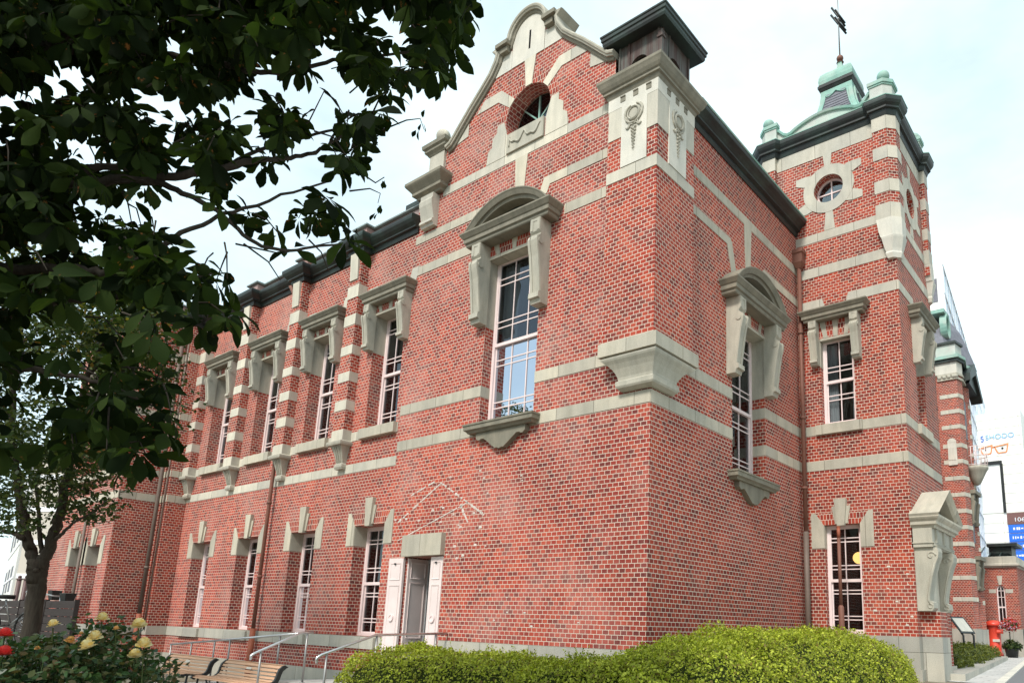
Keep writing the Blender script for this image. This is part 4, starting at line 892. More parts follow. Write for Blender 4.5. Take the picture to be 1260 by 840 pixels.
# ------------------------------------------------------------------ street front beyond the tower, with the polygonal corner bay
YO = 15.6; FO = Face(0, YO, 1, 0)
XF = (1.25, -1.427, 2.062, -.083)
pl_ = [(.66, YO), (1.26, YO), (1.56, YO+.75), (1.50, YO+2.4), (.9, YO+3.4), (-2.5, YO+3.4), (-2.5, YO)]
m = MB(); m.plan([(.66, YO), (1.20, YO), (1.28, YO+.35), (1.16, YO+1.1), (1.28, YO+1.4), (1.05, YO+2.6), (-2.5, YO+3.2), (-2.5, YO)], .52, 9.0); m.build('corner_bay_wall', M['brick_far'], R)
m = MB(); m.plan([(.62, YO-.05), (1.23, YO-.05), (1.33, YO+.35), (1.21, YO+1.1), (1.33, YO+1.4), (1.10, YO+2.6), (-2.5, YO+3.2), (-2.5, YO-.05)], -1.2, .52); m.build('plinth_course', M['plinth'], R)
m = MB(); wall(m, Face(0, YO+.1, 1, 0), rect(-2.4, .66, -1.2, 9.0)); m.build('street_wall', M['brick_far'], R)
for z in (7.86, 7.34, 6.83, 6.21, 5.69, 5.16, 4.63, 4.11, 3.60, 3.09, 2.57, 2.05, 1.40):
    m = MB(); m.plan([(.655, YO-.015), (1.21, YO-.015), (1.295, YO+.35), (1.175, YO+1.09), (1.0, YO+1.0), (.655, YO+.1)], z-.065, z+.065); m.build('stone_band', M['stone_pale'], R)
    m = MB(); m.plan([(1.18, YO+1.2), (1.295, YO+1.39), (1.07, YO+2.6), (.9, YO+2.6)], z-.065-.06, z+.065-.06); m.build('stone_band', M['stone_pale'], R)
    if z > 5.0: m = MB(); m.box(Face(0, YO+.1, 1, 0), .40, .60, z-.065, z+.065, -.02, .012); m.build('stone_band', M['stone_pale'], R)
def bay_ring(z0, z1, g, mat, name):
    m = MB(); m.plan([(.66-g, YO-g), (1.20+g*.7, YO-g), (1.28+g, YO+.35), (1.16+g, YO+1.1), (1.28+g, YO+1.4), (1.05+g, YO+2.6), (-2.4, YO+3.2), (-2.4, YO-g)], z0, z1); return m.build(name, M[mat], R)
bay_ring(8.62, 9.0, .03, 'stone_white', 'bay_frieze')
m = MB()
for x in (.70, .84, .98, 1.12, 1.18): m.ball((x, YO-.02, 8.50), .075, 8)
m.plan([(.62, YO-.05), (1.22, YO-.05), (1.33, YO+.35), (1.3, YO+.9), (.62, YO+.2)], 8.40, 8.47); m.plan([(.62, YO-.05), (1.22, YO-.05), (1.33, YO+.35), (1.3, YO+.9), (.62, YO+.2)], 8.55, 8.62)
m.build('bay_capital', M['stone_carved'], R)
bay_ring(9.0, 9.10, .10, 'copper_dark', 'bay_cornice'); bay_ring(9.10, 9.20, .16, 'copper_green', 'bay_cornice')
m = MB(); m.plan([(.62, YO-.02), (1.22, YO-.02), (1.30, YO+.5), (.62, YO+.6)], 9.2, 9.62); m.build('bay_pedestal', M['parapet_green'], R)
m = MB(); m.plan([(.56, YO-.08), (1.25, YO-.08), (1.36, YO+.5), (.56, YO+.66)], 9.62, 9.70); m.build('pedestal_cap', M['copper_dark'], R)
# gabled dormer over the bay and the dome behind
m = MB(); FG = Face(1.38, 0, 0, 1); m.prism(FG, [(YO+.6, 8.75), (YO+1.55, 9.35), (YO+2.6, 8.35), (YO+2.5, 8.2), (YO+1.55, 8.95), (YO+.6, 8.5)], -.25, .12); m.prism(FG, [(YO+.9, 8.5), (YO+1.55, 9.0), (YO+2.3, 8.4)], -.3, .02); m.build('bay_pediment', M['copper_dark'], R)
m = MB(); m.lathe((-.55, YO+2.2, 9.6), [(2.0, -.3), (1.9, .1), (1.75, .6), (1.55, 1.2), (1.2, 1.8), (.7, 2.2), (.3, 2.35), (.28, 2.6), (.05, 2.9)], 8, False); m.build('bay_dome', M['slate'], R)
m = MB(); m.sweep(arc(YO+1.2, 10.75, .26, 0, 360, 20, .38)[:-1], [(-.02, -.1), (-.02, .1), (.06, .12), (.08, -.1)], Face(.72, 0, 0, 1).P, side=-1, closed=True); m.prism(Face(.72, 0, 0, 1), arc(YO+1.2, 10.75, .25, 0, 360, 20, .37)[:-1], -.1, .03)
m.wbox(.35, .8, YO+.8, YO+1.6, 11.15, 11.28); m.build('dome_dormer', M['copper_green'], R)
# bay details
m = MB(); m.box(FO, .80, 1.06, 5.58, 6.32, .0, .05)
for i in range(3): m.box(FO, .82+i*.08, .86+i*.08, 5.75, 6.15, .04, .075)
m.prism(FO, arc(.93, 6.32, .13, 0, 180, 10), 0, .055); m.build('bay_panel', M['stone_white'], R)
FE = Face(1.20, 0, 0, 1)
m = MB(); m.lathe((1.36, YO+1.25, 5.55), [(.02, -.45), (.10, -.40), (.2, -.2), (.30, 0), (.36, .08), (.36, .16)], 16); bal = m.build('bay_balcony', M['stone_carved'], R)
m = MB()
for i in range(14):
    a = 2*math.pi*i/14; x, y = 1.36+.34*math.cos(a), YO+1.25+.34*math.sin(a); m.tube([(x, y, 5.7), (x, y, 6.35)], .012, 5)
for z in (5.75, 6.05, 6.35): m.tube([(1.36+.34*math.cos(2*math.pi*i/20), YO+1.25+.34*math.sin(2*math.pi*i/20), z) for i in range(21)], .014, 5)
m.build('balcony_railing', M['frame'], bal)
for zt, zb in ((4.72, 3.75), (2.62, 1.7)):
    m = MB(); m.box(FE, YO+.45, YO+1.35, zt, zt+.12, -.05, .22); m.cross(FE, bracket_poly(zt, zb, .18), YO+.5, YO+.68); m.cross(FE, bracket_poly(zt, zb, .18), YO+1.1, YO+1.28); m.build('window_hood', M['stone_mould'], R)
for z0, z1 in ((3.2, 4.7), (6.6, 7.9)): m = MB(); m.box(FE, YO+.70, YO+1.08, z0, z1, -.02, .004); m.build('bay_window', M['slate'], R)
drain(R, [(.52, YO-.05, 9.0), (.52, YO-.05, -.5)], .05, 'rust_grey', [(.52, YO-.05, 7.5), (.52, YO-.05, 5), (.52, YO-.05, 2.5)])
m = MB(); m.box(Face(0, YO+.1, 1, 0), .26, .52, 4.95, 5.05, -.02, .2); m.cross(Face(0, YO+.1, 1, 0), bracket_poly(4.95, 4.0, .2), .30, .44); m.build('window_hood', M['stone_mould'], R)
XF = None
# wall linking tower and bay along the street
FK = Face(-.80, 0, 0, 1)
m = MB(); wall(m, FK, rect(8.25, 21.6, -1.2, 8.9)); m.build('street_wall', M['brick_far'], R)
for t0, t1 in ((3.55, 3.75), (4.31, 4.51), (7.86, 8.08)): band(R, FK, 8.25, 21.5, t0, t1)
# ------------------------------------------------------------------ paving, ramp and steps
m = MB(); m.cross(Face(0, 0, 1, 0), [(.04, -1.3), (1.32, -1.3), (1.32, -1.19), (.04, -1.19)], -14, -11.9)
vs = [(-12.2, -.04, -1.195), (-6.6, -.04, -.78), (-6.6, -1.22, -.78), (-12.2, -1.22, -1.195), (-12.2, -.04, -1.4), (-6.6, -.04, -1.4), (-6.6, -1.22, -1.4), (-12.2, -1.22, -1.4)]
m = MB(); m.add(vs, [(0, 1, 2, 3), (4, 5, 6, 7), (0, 1, 5, 4), (1, 2, 6, 5), (2, 3, 7, 6), (3, 0, 4, 7)]); m.wbox(-6.6, -3.9, -1.42, -.04, -1.4, -.78); struct(m.build('ramp', M['concrete']))
m = MB(); m.wbox(-6.5, -3.95, -1.76, -1.42, -1.4, -.92); m.wbox(-6.5, -3.95, -2.10, -1.76, -1.4, -1.06); struct(m.build('steps', M['concrete']))
m = MB(); v_, f_ = grid_sheet([-14, -10, -6, -3.2], [-4.2, -3, -2.1, -1.2], lambda x, y: -1.192); m.add(v_, f_); struct(m.build('path', M['paver'], recalc=False))

def rail(label, paths, posts, r=.021):
    t = thing('handrail', label, 'handrail', (paths[0][0][0], paths[0][0][1], -1.2), 'steel handrails of the garden door')
    for p in paths:
        m = MB(); m.tube(p, r, 8); m.build('rail', M['steel'], t)
    for (x, y, z0, z1) in posts:
        m = MB(); m.tube([(x, y, z0), (x, y, z1)], .018, 8); m.lathe((x, y, z0), [(.04, 0), (.04, .008), (.018, .01)], 10); m.build('post', M['steel_dark'], t)
    return t
rz = lambda x: .07+(x+6.35)*(.41/5.6)
rail('long steel handrail climbing beside the ramp behind the benches', [[(-12.1, -1.17, rz(-12.1)), (-6.35, -1.17, .07)]],
     [(x, -1.17, max(-1.2, -.78+(x+6.6)*.074), rz(x)) for x in (-12.05, -11.05, -10.0, -9.35, -7.45)])
rail('short steel stair handrail in front of the right hand bench', [[(-6.30, -1.20, .075), (-6.30, -1.42, .06), (-6.30, -2.18, -.27), (-6.30, -2.24, -.31), (-6.30, -2.24, -.38)]],
     [(-6.30, -1.30, -.78, .07), (-6.30, -2.08, -1.06, -.23)])
rail('steel stair handrail running to the wall beside the pink door', [[(-4.13, -.02, .12), (-4.13, -1.42, .085), (-4.13, -2.30, -.20), (-4.13, -2.37, -.24), (-4.13, -2.37, -.32)]],
     [(-4.13, -1.40, -.78, .085), (-4.13, -2.22, -1.1, -.175), (-4.13, -.25, -.78, .11)])

# ------------------------------------------------------------------ benches
def bench(x0, x1, y, label):
    t = thing('park_bench', label, 'bench', ((x0+x1)/2, y-.3, -1.2), 'wooden slat benches below the handrail')
    g = -1.2
    prof = [(.56, .385), (.54, .415), (.45, .425), (.34, .412), (.24, .40), (.155, .41), (.10, .45), (.075, .51), (.06, .575), (.035, .635), (-.02, .685), (-.055, .70)]
    def slat(a, b):
        (d0, z0), (d1, z1) = a, b; L = math.hypot(d1-d0, z1-z0); ux_, uz_ = (d1-d0)/L, (z1-z0)/L; nx_, nz_ = -uz_*.011, ux_*.011; s = .011
        return [(d0+ux_*s-nx_, z0+uz_*s-nz_), (d1-ux_*s-nx_, z1-uz_*s-nz_), (d1-ux_*s+nx_, z1-uz_*s+nz_), (d0+ux_*s+nx_, z0+uz_*s+nz_)]
    f = Face(0, y, 1, 0)
    ms, mb_ = MB(), MB()
    for i in range(len(prof)-1):
        q = [(d, z+g) for d, z in slat(prof[i], prof[i+1])]
        (ms if i < 5 else mb_).cross(f, q, x0+.04, x1-.04)
    ms.build('seat', M['wood'], t); mb_.build('backrest', M['wood'], t)
    m = MB(); xc = (x0+x1)/2; q = prof[9]; p_ = prof[8]
    m.cross(f, [(p_[0]+.014, p_[1]+g+.012), (p_[0]+.018, p_[1]+g+.012), (q[0]+.019, q[1]+g-.015), (q[0]+.015, q[1]+g-.015)], xc-.09, xc+.09); m.build('plaque', M['stone_white'], t)
    for x in (x0+.03, x1-.03):
        m = MB(); m.cross(f, [(d+.03, z+g+.004) for d, z in prof]+[(d-.035, z+g-.03) for d, z in prof[::-1]], x-.025, x+.025); m.tube([(x, y-.45, g+.40), (x, y-.50, g+.02)], .018, 8); m.tube([(x, y-.13, g+.40), (x, y-.02, g+.02)], .018, 8); m.tube([(x, y-.56, g+.02), (x, y+.03, g+.02)], .018, 8)
        m.build('side_frame', M['iron'], t)
    return t
bench(-8.62, -6.48, -1.56, 'wooden slat bench with black iron ends nearest the stair handrail')
bench(-11.05, -9.02, -1.56, 'wooden slat bench partly behind the rose bush')

# ------------------------------------------------------------------ leaf clouds
def leaf_mesh(name, mat, pos, nrm, size, parent=None, template=None, up=None, jitter=None):
    """pos, nrm (n,3) ; size (n,) ; template: (k,3) local verts (x across, y along, z normal) + faces"""
    tv, tf = template; n = len(pos); k_ = len(tv)
    nrm = nrm/np.linalg.norm(nrm, axis=1, keepdims=True)
    if up is None: up = RNG.normal(size=(n, 3))
    a = np.cross(up, nrm); a /= np.linalg.norm(a, axis=1, keepdims=True)+1e-9; b = np.cross(nrm, a)
    T = np.array(tv)
    V = pos[:, None, :] + size[:, None, None]*(T[None, :, 0, None]*a[:, None, :]+T[None, :, 1, None]*b[:, None, :]+T[None, :, 2, None]*nrm[:, None, :])
    V = V.reshape(-1, 3)
    F = (np.array(tf)[None]+np.arange(n)[:, None, None]*k_).reshape(-1, len(tf[0]))
    off = np.array(parent['_w']) if parent is not None else np.zeros(3)
    me = bpy.data.meshes.new(name); V = V-off
    me.vertices.add(len(V)); me.vertices.foreach_set('co', V.astype(np.float32).ravel())
    c_ = F.shape[1]; me.loops.add(F.size); me.loops.foreach_set('vertex_index', F.astype(np.int32).ravel())
    me.polygons.add(len(F)); me.polygons.foreach_set('loop_start', np.arange(0, F.size, c_, dtype=np.int32)); me.polygons.foreach_set('loop_total', np.full(len(F), c_, np.int32))
    me.update(calc_edges=True); me.materials.append(mat)
    o = bpy.data.objects.new(name, me); COL.objects.link(o); o['_w'] = tuple(off)
    if parent is not None: o.parent = parent
    return o
DIAMOND = ([(0, 0, 0), (.30, .45, .05), (0, 1, .0), (-.30, .45, .05)], [(0, 1, 2, 3)])
OVAL = ([(0, 0, 0), (.26, .28, .05), (.27, .62, .05), (0, 1, -.03), (-.27, .62, .05), (-.26, .28, .05), (0, .45, 0)], [(0, 1, 6, 5), (1, 2, 3, 6), (6, 3, 4, 5)])
# broad drooping leaflet, widest near the tip, folded at the midrib
BROAD = ([(0, 0, 0), (.075, .20, .02), (.20, .48, .05), (.25, .70, .035), (.165, .90, -.04), (0, 1.06, -.14), (-.165, .90, -.04), (-.25, .70, .035), (-.20, .48, .05), (-.075, .20, .02), (0, .20, -.01), (0, .50, -.01), (0, .70, -.03), (0, .90, -.08)],
         [(0, 1, 10, 9), (10, 1, 2, 11), (9, 10, 11, 8), (11, 2, 3, 12), (8, 11, 12, 7), (12, 3, 4, 13), (7, 12, 13, 6), (13, 4, 5, 6)])
M['hedge_leaf'] = mat_leaf('hedge_leaf', [(.17, .20, .02), (.30, .34, .03), (.44, .48, .045), (.58, .60, .08), (.36, .40, .035), (.24, .27, .03), (.20, .13, .04)], .3, .5)
M['clipped_leaf'] = mat_leaf('clipped_leaf', [(.075, .10, .025), (.14, .16, .03), (.20, .21, .04)], .25, .5)
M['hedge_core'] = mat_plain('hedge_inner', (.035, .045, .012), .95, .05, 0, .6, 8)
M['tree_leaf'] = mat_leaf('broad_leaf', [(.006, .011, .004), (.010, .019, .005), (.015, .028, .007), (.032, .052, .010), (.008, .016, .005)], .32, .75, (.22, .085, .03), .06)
M['small_leaf'] = mat_leaf('small_leaf', [(.018, .035, .011), (.03, .055, .015), (.045, .075, .018), (.085, .10, .024), (.026, .05, .014)], .3, .5)
M['yellow_leaf'] = mat_leaf('turning_leaf', [(.09, .12, .02), (.2, .16, .03), (.26, .15, .03)], .35, .5)
M['rose_leaf'] = mat_leaf('rose_leaf', [(.025, .05, .02), (.04, .085, .03), (.065, .12, .04), (.10, .07, .03), (.045, .09, .03)], .2, .32)
M['bark'] = mat_plain('bark', (.045, .036, .028), .9, .15, 0, .7, 6, (.065, .06, .045), .5, (7, 7, 1.2))

def fbm(p, s, seed=0):
    q = p*s; r = np.zeros(len(p))
    rg = np.random.default_rng(seed)
    for o in range(4):
        k_ = rg.normal(size=(3, 3)); ph = rg.uniform(0, 6.3, 3)
        r += (np.sin(q@k_[0]+ph[0])*np.sin(q@k_[1]+ph[1])+.5*np.sin(q@k_[2]+ph[2]))*(.6**o); q = q*1.9
    return r

def hedge(name, label, blobs, n, mat, lsize, core=True, group=None, cat='hedge', sticks=0):
    """blobs: (cx, cy, z0, z1, rx, ry, power) superellipsoid mounds standing on the ground"""
    zlow = min(b[2] for b in blobs)
    t = thing(name, label, cat, (blobs[0][0], blobs[0][1], zlow), group)
    pts, nr = [], []
    area = [b[4]*b[5]+(b[3]-b[2])*(b[4]+b[5]) for b in blobs]; tot = sum(area)
    def surf(b, u):
        cx, cy, z0, z1, rx, ry, pw = b; d = u/np.linalg.norm(u, axis=1, keepdims=True); d[:, 2] = np.abs(d[:, 2])*1.0
        r = (np.abs(d[:, 0])**pw+np.abs(d[:, 1])**pw+np.abs(d[:, 2])**pw)**(-1/pw)
        h = (z1-z0); q = d*r[:, None]
        p = np.stack([cx+q[:, 0]*rx, cy+q[:, 1]*ry, z0+q[:, 2]*h], 1)
        nn = np.sign(q)*np.abs(q)**(pw-1)/np.array([rx, ry, h]); return p, nn/np.linalg.norm(nn, axis=1, keepdims=True), q
    for b, a in zip(blobs, area):
        k_ = int(n*a/tot); p, nn, q = surf(b, RNG.normal(size=(k_, 3)))
        lump = fbm(p, 2.2, 5)*.045+fbm(p, 7.0, 9)*.032
        depth = -np.abs(RNG.normal(size=k_))*.065
        p = p+nn*(lump+depth)[:, None]
        # drop what lies inside a neighbouring mound
        keep = np.ones(k_, bool)
        for o in blobs:
            if o is b: continue
            rr = (np.abs((p[:, 0]-o[0])/o[4])**o[6]+np.abs((p[:, 1]-o[1])/o[5])**o[6]+np.abs(np.maximum(0, (p[:, 2]-o[2])/(o[3]-o[2])))**o[6])
            keep &= rr > .72
        pts.append(p[keep]); nr.append(nn[keep])
    p = np.concatenate(pts); nn = np.concatenate(nr)
    # leaves tilt every way around the outward direction, on upright shoots
    d = nn*.8+RNG.normal(size=p.shape)*.75+np.array([0, 0, .35])
    leaf_mesh('foliage', mat, p, RNG.normal(size=p.shape)+nn*1.5+np.array([0, 0, .3]), lsize*RNG.uniform(.5, 1.4, len(p)), t, OVAL, up=d)
    if sticks:
        ii = RNG.integers(0, len(p), sticks); q = p[ii]; dr = nn[ii]*.5+RNG.normal(size=q.shape)*.25+np.array([0, 0, .8]); dr /= np.linalg.norm(dr, axis=1, keepdims=True); ln = RNG.uniform(.03, .12, sticks)
        k_ = 8; fr = np.tile(np.linspace(.1, 1, k_), sticks); Q = np.repeat(q, k_, 0)+np.repeat(dr*ln[:, None], k_, 0)*fr[:, None]; U_ = np.repeat(dr, k_, 0)+RNG.normal(size=Q.shape)*.8
        leaf_mesh('young_shoots', mat, Q, RNG.normal(size=Q.shape)+np.array([0, 0, .6]), lsize*RNG.uniform(.55, .95, len(Q)), t, OVAL, up=U_)
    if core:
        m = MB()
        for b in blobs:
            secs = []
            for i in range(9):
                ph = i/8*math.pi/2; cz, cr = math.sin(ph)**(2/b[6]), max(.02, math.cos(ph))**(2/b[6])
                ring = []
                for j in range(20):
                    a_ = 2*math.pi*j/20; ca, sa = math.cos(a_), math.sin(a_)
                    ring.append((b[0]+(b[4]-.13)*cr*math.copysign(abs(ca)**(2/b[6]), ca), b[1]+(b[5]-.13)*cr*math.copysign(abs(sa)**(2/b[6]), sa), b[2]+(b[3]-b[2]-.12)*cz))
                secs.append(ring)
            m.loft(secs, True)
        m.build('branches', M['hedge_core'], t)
    return t
hedge('hedge', 'low clipped green hedge along the foot of the gabled wall', [(-1.35, -1.75, -1.2, -.05, 2.45, .78, 5.0), (.9, -2.0, -1.2, -.01, 1.2, .8, 4.0)], 82000, M['hedge_leaf'], .034, sticks=700, group='hedges round the brick corner')
hedge('hedge', 'tall rounded bright green hedge bulging in front of the square tower', [(1.52, 1.6, -1.2, .32, 1.12, 3.75, 3.4), (1.62, -1.0, -1.2, .15, 1.0, 1.9, 3.2)], 125000, M['hedge_leaf'], .034, sticks=900, group='hedges round the brick corner')

# ------------------------------------------------------------------ right hand pavement, planted bed, street things
m = MB(); xs_ = [3, 4, 5, 6, 7, 8, 9, 10, 11, 12]; ys_ = [i*1.0 for i in range(-12, 7)]
v_, f_ = grid_sheet(xs_, ys_, lambda x, y: gz(x, y)+.012); m.add(v_, f_); struct(m.build('pavement', M['paver'], recalc=False))
kl = lambda y: 2.75-.105*(y-6.27); rl = lambda y: 3.17-.1038*(y-6.83)
m = MB(); ys2 = [6.0, 8, 12, 16, 20, 25, 30, 40]
m.add([(kl(y)-.5, y, -.492) for y in ys2]+[(rl(y), y, -.492) for y in ys2], [(i, i+8, i+9, i+1) for i in range(7)]); struct(m.build('pavement', M['paver'], recalc=False))
m = MB(); m.add([(rl(y)+.16, y, -.488) for y in ys2]+[(12, y, -.488) for y in ys2], [(i, i+8, i+9, i+1) for i in range(7)]); struct(m.build('road', M['asphalt'], recalc=False))
m = MB(); n = len(ys2)
m.add([(rl(y), y, -.51) for y in ys2]+[(rl(y), y, -.47) for y in ys2]+[(rl(y)+.16, y, -.47) for y in ys2]+[(rl(y)+.16, y, -.51) for y in ys2], [(i+a*n, i+1+a*n, i+1+(a+1)*n, i+(a+1)*n) for a in range(3) for i in range(n-1)]); struct(m.build('kerb', M['stone_white'], recalc=False))
bed = thing('planting_bed', 'long brick edged planting bed with a granite kerb beside the pavement', 'flower bed', (1.8, 12, -.5))
yy = [6.27, 8, 10, 13, 16, 19, 20.8]; n = len(yy)
def strip(a, b, z0, z1, mat, name):
    m = MB(); V = []
    for y in yy: V += [(kl(y)-a, y, z0), (kl(y)-a, y, z1), (kl(y)-b, y, z1), (kl(y)-b, y, z0)]
    fs = [(4*i+j, 4*i+(j+1) % 4, 4*i+4+(j+1) % 4, 4*i+4+j) for i in range(n-1) for j in range(4)]+[(0, 1, 2, 3), tuple(4*(n-1)+j for j in range(4))]
    m.add(V, fs); return m.build(name, mat, bed)
strip(.42, 0, -.6, -.37, M['plinth'], 'kerb'); strip(.75, .425, -.6, -.39, M['brick'], 'brick_edging'); strip(1.9, .755, -.6, -.42, M['soil'], 'soil')
for i, (y, ry, lab) in enumerate(((9.35, 1.2, 'clipped box hedge nearest the tower entrance in the brick edged bed'), (11.9, 1.3, 'second clipped box hedge from the tower entrance'), (14.7, 1.4, 'third clipped box hedge from the tower entrance'), (18.1, 1.9, 'clipped box hedge nearest the red postbox'))):
    hedge('clipped_hedge', lab, [(kl(y)-.83, y, -.45, .03-.008*i, .54, ry, 4.5)], 5200, M['clipped_leaf'], .055, group='clipped hedges in the brick edged bed')
hedge('clipped_hedge', 'taller clipped hedge behind the slanted information board', [(kl(13)-1.75, 13.2, -.45, .19, .45, 2.4, 3.5)], 4200, M['clipped_leaf'], .055, group='clipped hedges in the brick edged bed')

t = thing('information_board', 'slanted white information board in a black frame above the clipped hedges', 'sign', (1.4, 13, -.5))
a, b = on('y', 13, 1176.5, 758), on('y', 13, 1194, 778.5)
PH = .4; fI = Face(a.x, 13, math.cos(PH), -math.sin(PH)); b = Vector((a.x+.31, 13-.31*math.tan(PH), b.z)); dx, dz = .31/math.cos(PH), b.z-a.z; L = math.hypot(dx, dz); nx_, nz_ = -dz/L*.02, dx/L*.02
def slab(o, d0, d1, e0=0, e1=0): return [(nx_*o+dx*e0, a.z+nz_*o+dz*e0), (dx+nx_*o-dx*e1, b.z+nz_*o-dz*e1), (dx+nx_*(o+d1)-dx*e1, b.z+nz_*(o+d1)-dz*e1), (nx_*(o+d1)+dx*e0, a.z+nz_*(o+d1)+dz*e0)]
m = MB(); m.prism(fI, slab(-1.2, 0, 1.2), -.30, .30); m.build('panel_frame', M['iron'], t)
m = MB(); m.prism(fI, slab(.03, 0, .25, .1, .1), -.24, .24); m.build('panel', M['stone_white'], t)
for q in (-.22, .22): m = MB(); m.tube([fI.P(dx-.06, b.z-.0, q), fI.P(dx-.01, b.z-.06, q), fI.P(dx-.01, -.5, q)], .03, 6); m.build('post', M['iron'], t)

PX = on('y', 24.6, 1224, 790).x
t = thing('postbox', 'red cylindrical postbox with a domed cap beside the hedges', 'postbox', (PX, 24.6, -.47))
M['post_red'] = mat_plain('postbox_red', (.72, .065, .035), .35, .5, 0, .12, 3)
c3 = (PX, 24.6, -.47)
m = MB(); m.lathe(c3, [(.30, 0), (.30, .12), (.25, .16), (.24, 1.12), (.255, 1.14), (.255, 1.2)], 24); m.build('body', M['post_red'], t)
m = MB(); m.lathe(c3, [(.27, 1.19), (.33, 1.2), (.345, 1.25), (.33, 1.31), (.26, 1.37), (.14, 1.41), (.01, 1.43)], 24); m.build('cap', M['post_red'], t)
m = MB(); m.cross(Face(PX+.28, 24.6, 1, 0), [(.2, .42), (.34, .44), (.36, .50), (.34, .56), (.2, .60)], -.12-.0, .10); m.build('slot_hood', M['post_red'], t)
m = MB(); m.box(Face(PX+.28, 24.6, 1, 0), -.30, -.05, .10, .20, .19, .262); m.build('label_plate', M['stone_white'], t)

t = thing('notice_board', 'dark framed notice board standing behind the hedges by the postbox', 'notice board', (0, 24.9, -.5))
m = MB(); a = on('y', 24.9, 1207, 772); b = on('y', 24.9, 1214.5, 800); f = Face(0, 24.9, 1, 0)
m.box(f, a.x, a.x+.06, -.5, a.z, -.03, .03); m.box(f, b.x-.06, b.x, -.5, a.z, -.03, .03); m.box(f, a.x+.06, b.x-.06, a.z-.06, a.z, -.03, .03); m.build('frame', M['iron'], t)
m = MB(); m.box(f, a.x+.06, b.x-.06, b.z+.1, a.z-.06, -.015, .015); m.build('board', M['rust'], t)

M['petal_red'] = mat_leaf('red_petals', [(.50, .04, .03), (.62, .10, .06), (.55, .05, .12), (.75, .55, .55)], .25)
M['petal_white'] = mat_leaf('white_petals', [(.7, .66, .68), (.55, .3, .5)], .25)
t = thing('flower_stand', 'ball of red and white flowers on a thin pole beside the low annex', 'flower stand', (.85, 24.4, -.5))
c3 = on('y', 24.4, 1241.5, 768)
m = MB(); m.tube([(c3.x, 24.4, -.5), (c3.x, 24.4, c3.z)], .02, 6); m.build('pole', M['iron'], t)
d = RNG.normal(size=(420, 3)); d /= np.linalg.norm(d, axis=1, keepdims=True); p = np.array(c3)+d*np.array([.36, .36, .27])*RNG.uniform(.75, 1, (420, 1))
leaf_mesh('blossoms', M['petal_red'], p[:300], d[:300]+RNG.normal(size=(300, 3))*.4, RNG.uniform(.06, .11, 300), t, OVAL)
leaf_mesh('white_blossoms', M['petal_white'], p[300:350]+np.array([-.05, -.1, -.1]), d[300:350], RNG.uniform(.06, .1, 50), t, OVAL); leaf_mesh('leaves', M['small_leaf'], p[350:], d[350:], RNG.uniform(.08, .13, 70), t, OVAL)
t = thing('potted_plant', 'bushy green plant in a black pot at the foot of the flower pole', 'potted plant', (c3.x, 24.3, -.5))
m = MB(); m.lathe((c3.x+.04, 24.3, -.5), [(.20, 0), (.25, .3), (.27, .32), (.27, .36), (.2, .34)], 18); m.build('pot', M['iron'], t)
d = RNG.normal(size=(500, 3)); d[:, 2] = np.abs(d[:, 2]); d /= np.linalg.norm(d, axis=1, keepdims=True)
leaf_mesh('foliage', M['small_leaf'], np.array((c3.x+.04, 24.3, -.14))+d*np.array([.38, .38, .34])*RNG.uniform(.3, 1, (500, 1)), d+RNG.normal(size=(500, 3))*.5, RNG.uniform(.08, .15, 500), t, OVAL)

# low annex
AX = thing('annex_building', 'low red brick annex with an arched window and a pale stone cornice', 'building', (0, 26, -.5))
f = Face(0, 26, 1, 0); wx0, wx1 = .19, .51
win = [(wx0, .55), (wx1, .55), (wx1, 2.25)]+arc((wx0+wx1)/2, 2.25, (wx1-wx0)/2, 0, 180, 10, .19)[1:]
m = MB(); wall(m, f, rect(-6, 1.02, .62, 3.2), [[(s, max(t, .63)) for s, t in win]], .12); m.plan([(1.0, 26.02), (1.02, 26.02), (1.02, 40), (1.0, 40)], -.5, 3.2); m.build('wall', M['brick_far'], AX)
m = MB(); m.box(f, -6, 1.06, -.6, .63, -.2, .04); m.plan([(1.0, 26.04), (1.06, 26.04), (1.06, 40), (1.0, 40)], -.6, .63); m.build('plinth', M['plinth'], AX)
m = MB(); cxx = (wx0+wx1)/2; e = (wx1-wx0)/2
m.sweep([(wx0, .64), (wx0, 2.25)]+arc(cxx, 2.25, e, 180, 0, 10, .19)[1:-1]+[(wx1, 2.25), (wx1, .64)], [(0, -.11), (0, -.05), (-.045, -.05), (-.045, -.11)], f.P)
m.box(f, cxx-.012, cxx+.012, .64, 2.40, -.1, -.06); m.box(f, wx0, wx1, 1.50, 1.56, -.1, -.055)
for z in (2.22, 1.95): m.box(f, wx0, wx1, z-.012, z+.012, -.1, -.06)
o = m.build('window', M['frame'], AX); m = MB(); m.prism(f, win, -.10, -.095); m.build('pane', M['glass'], o); m = MB(); m.box(f, wx0-.2, wx1+.2, .5, 2.6, -.6, -.55); m.build('room', M['room'], o)
m = MB(); m.prism(f, [(cxx-.05, 2.46), (cxx+.05, 2.46), (cxx+.11, 2.85), (cxx-.11, 2.85)], 0, .03); m.box(f, -.1, wx0-.02, 2.12, 2.28, 0, .02); m.box(f, wx1+.02, .82, 2.12, 2.28, 0, .02); m.build('dressed_stone', M['stone_pale'], AX)
m = MB(); m.sweep([(-6, 26), (1.02, 26), (1.02, 40)], [(-.05, 3.2), (.02, 3.2), (.05, 3.25), (.14, 3.27), (.14, 3.34), (.06, 3.36), (.02, 3.38), (.02, 3.66), (-.05, 3.68)], XYZ, side=-1); m.build('cornice', M['stone_pale'], AX)
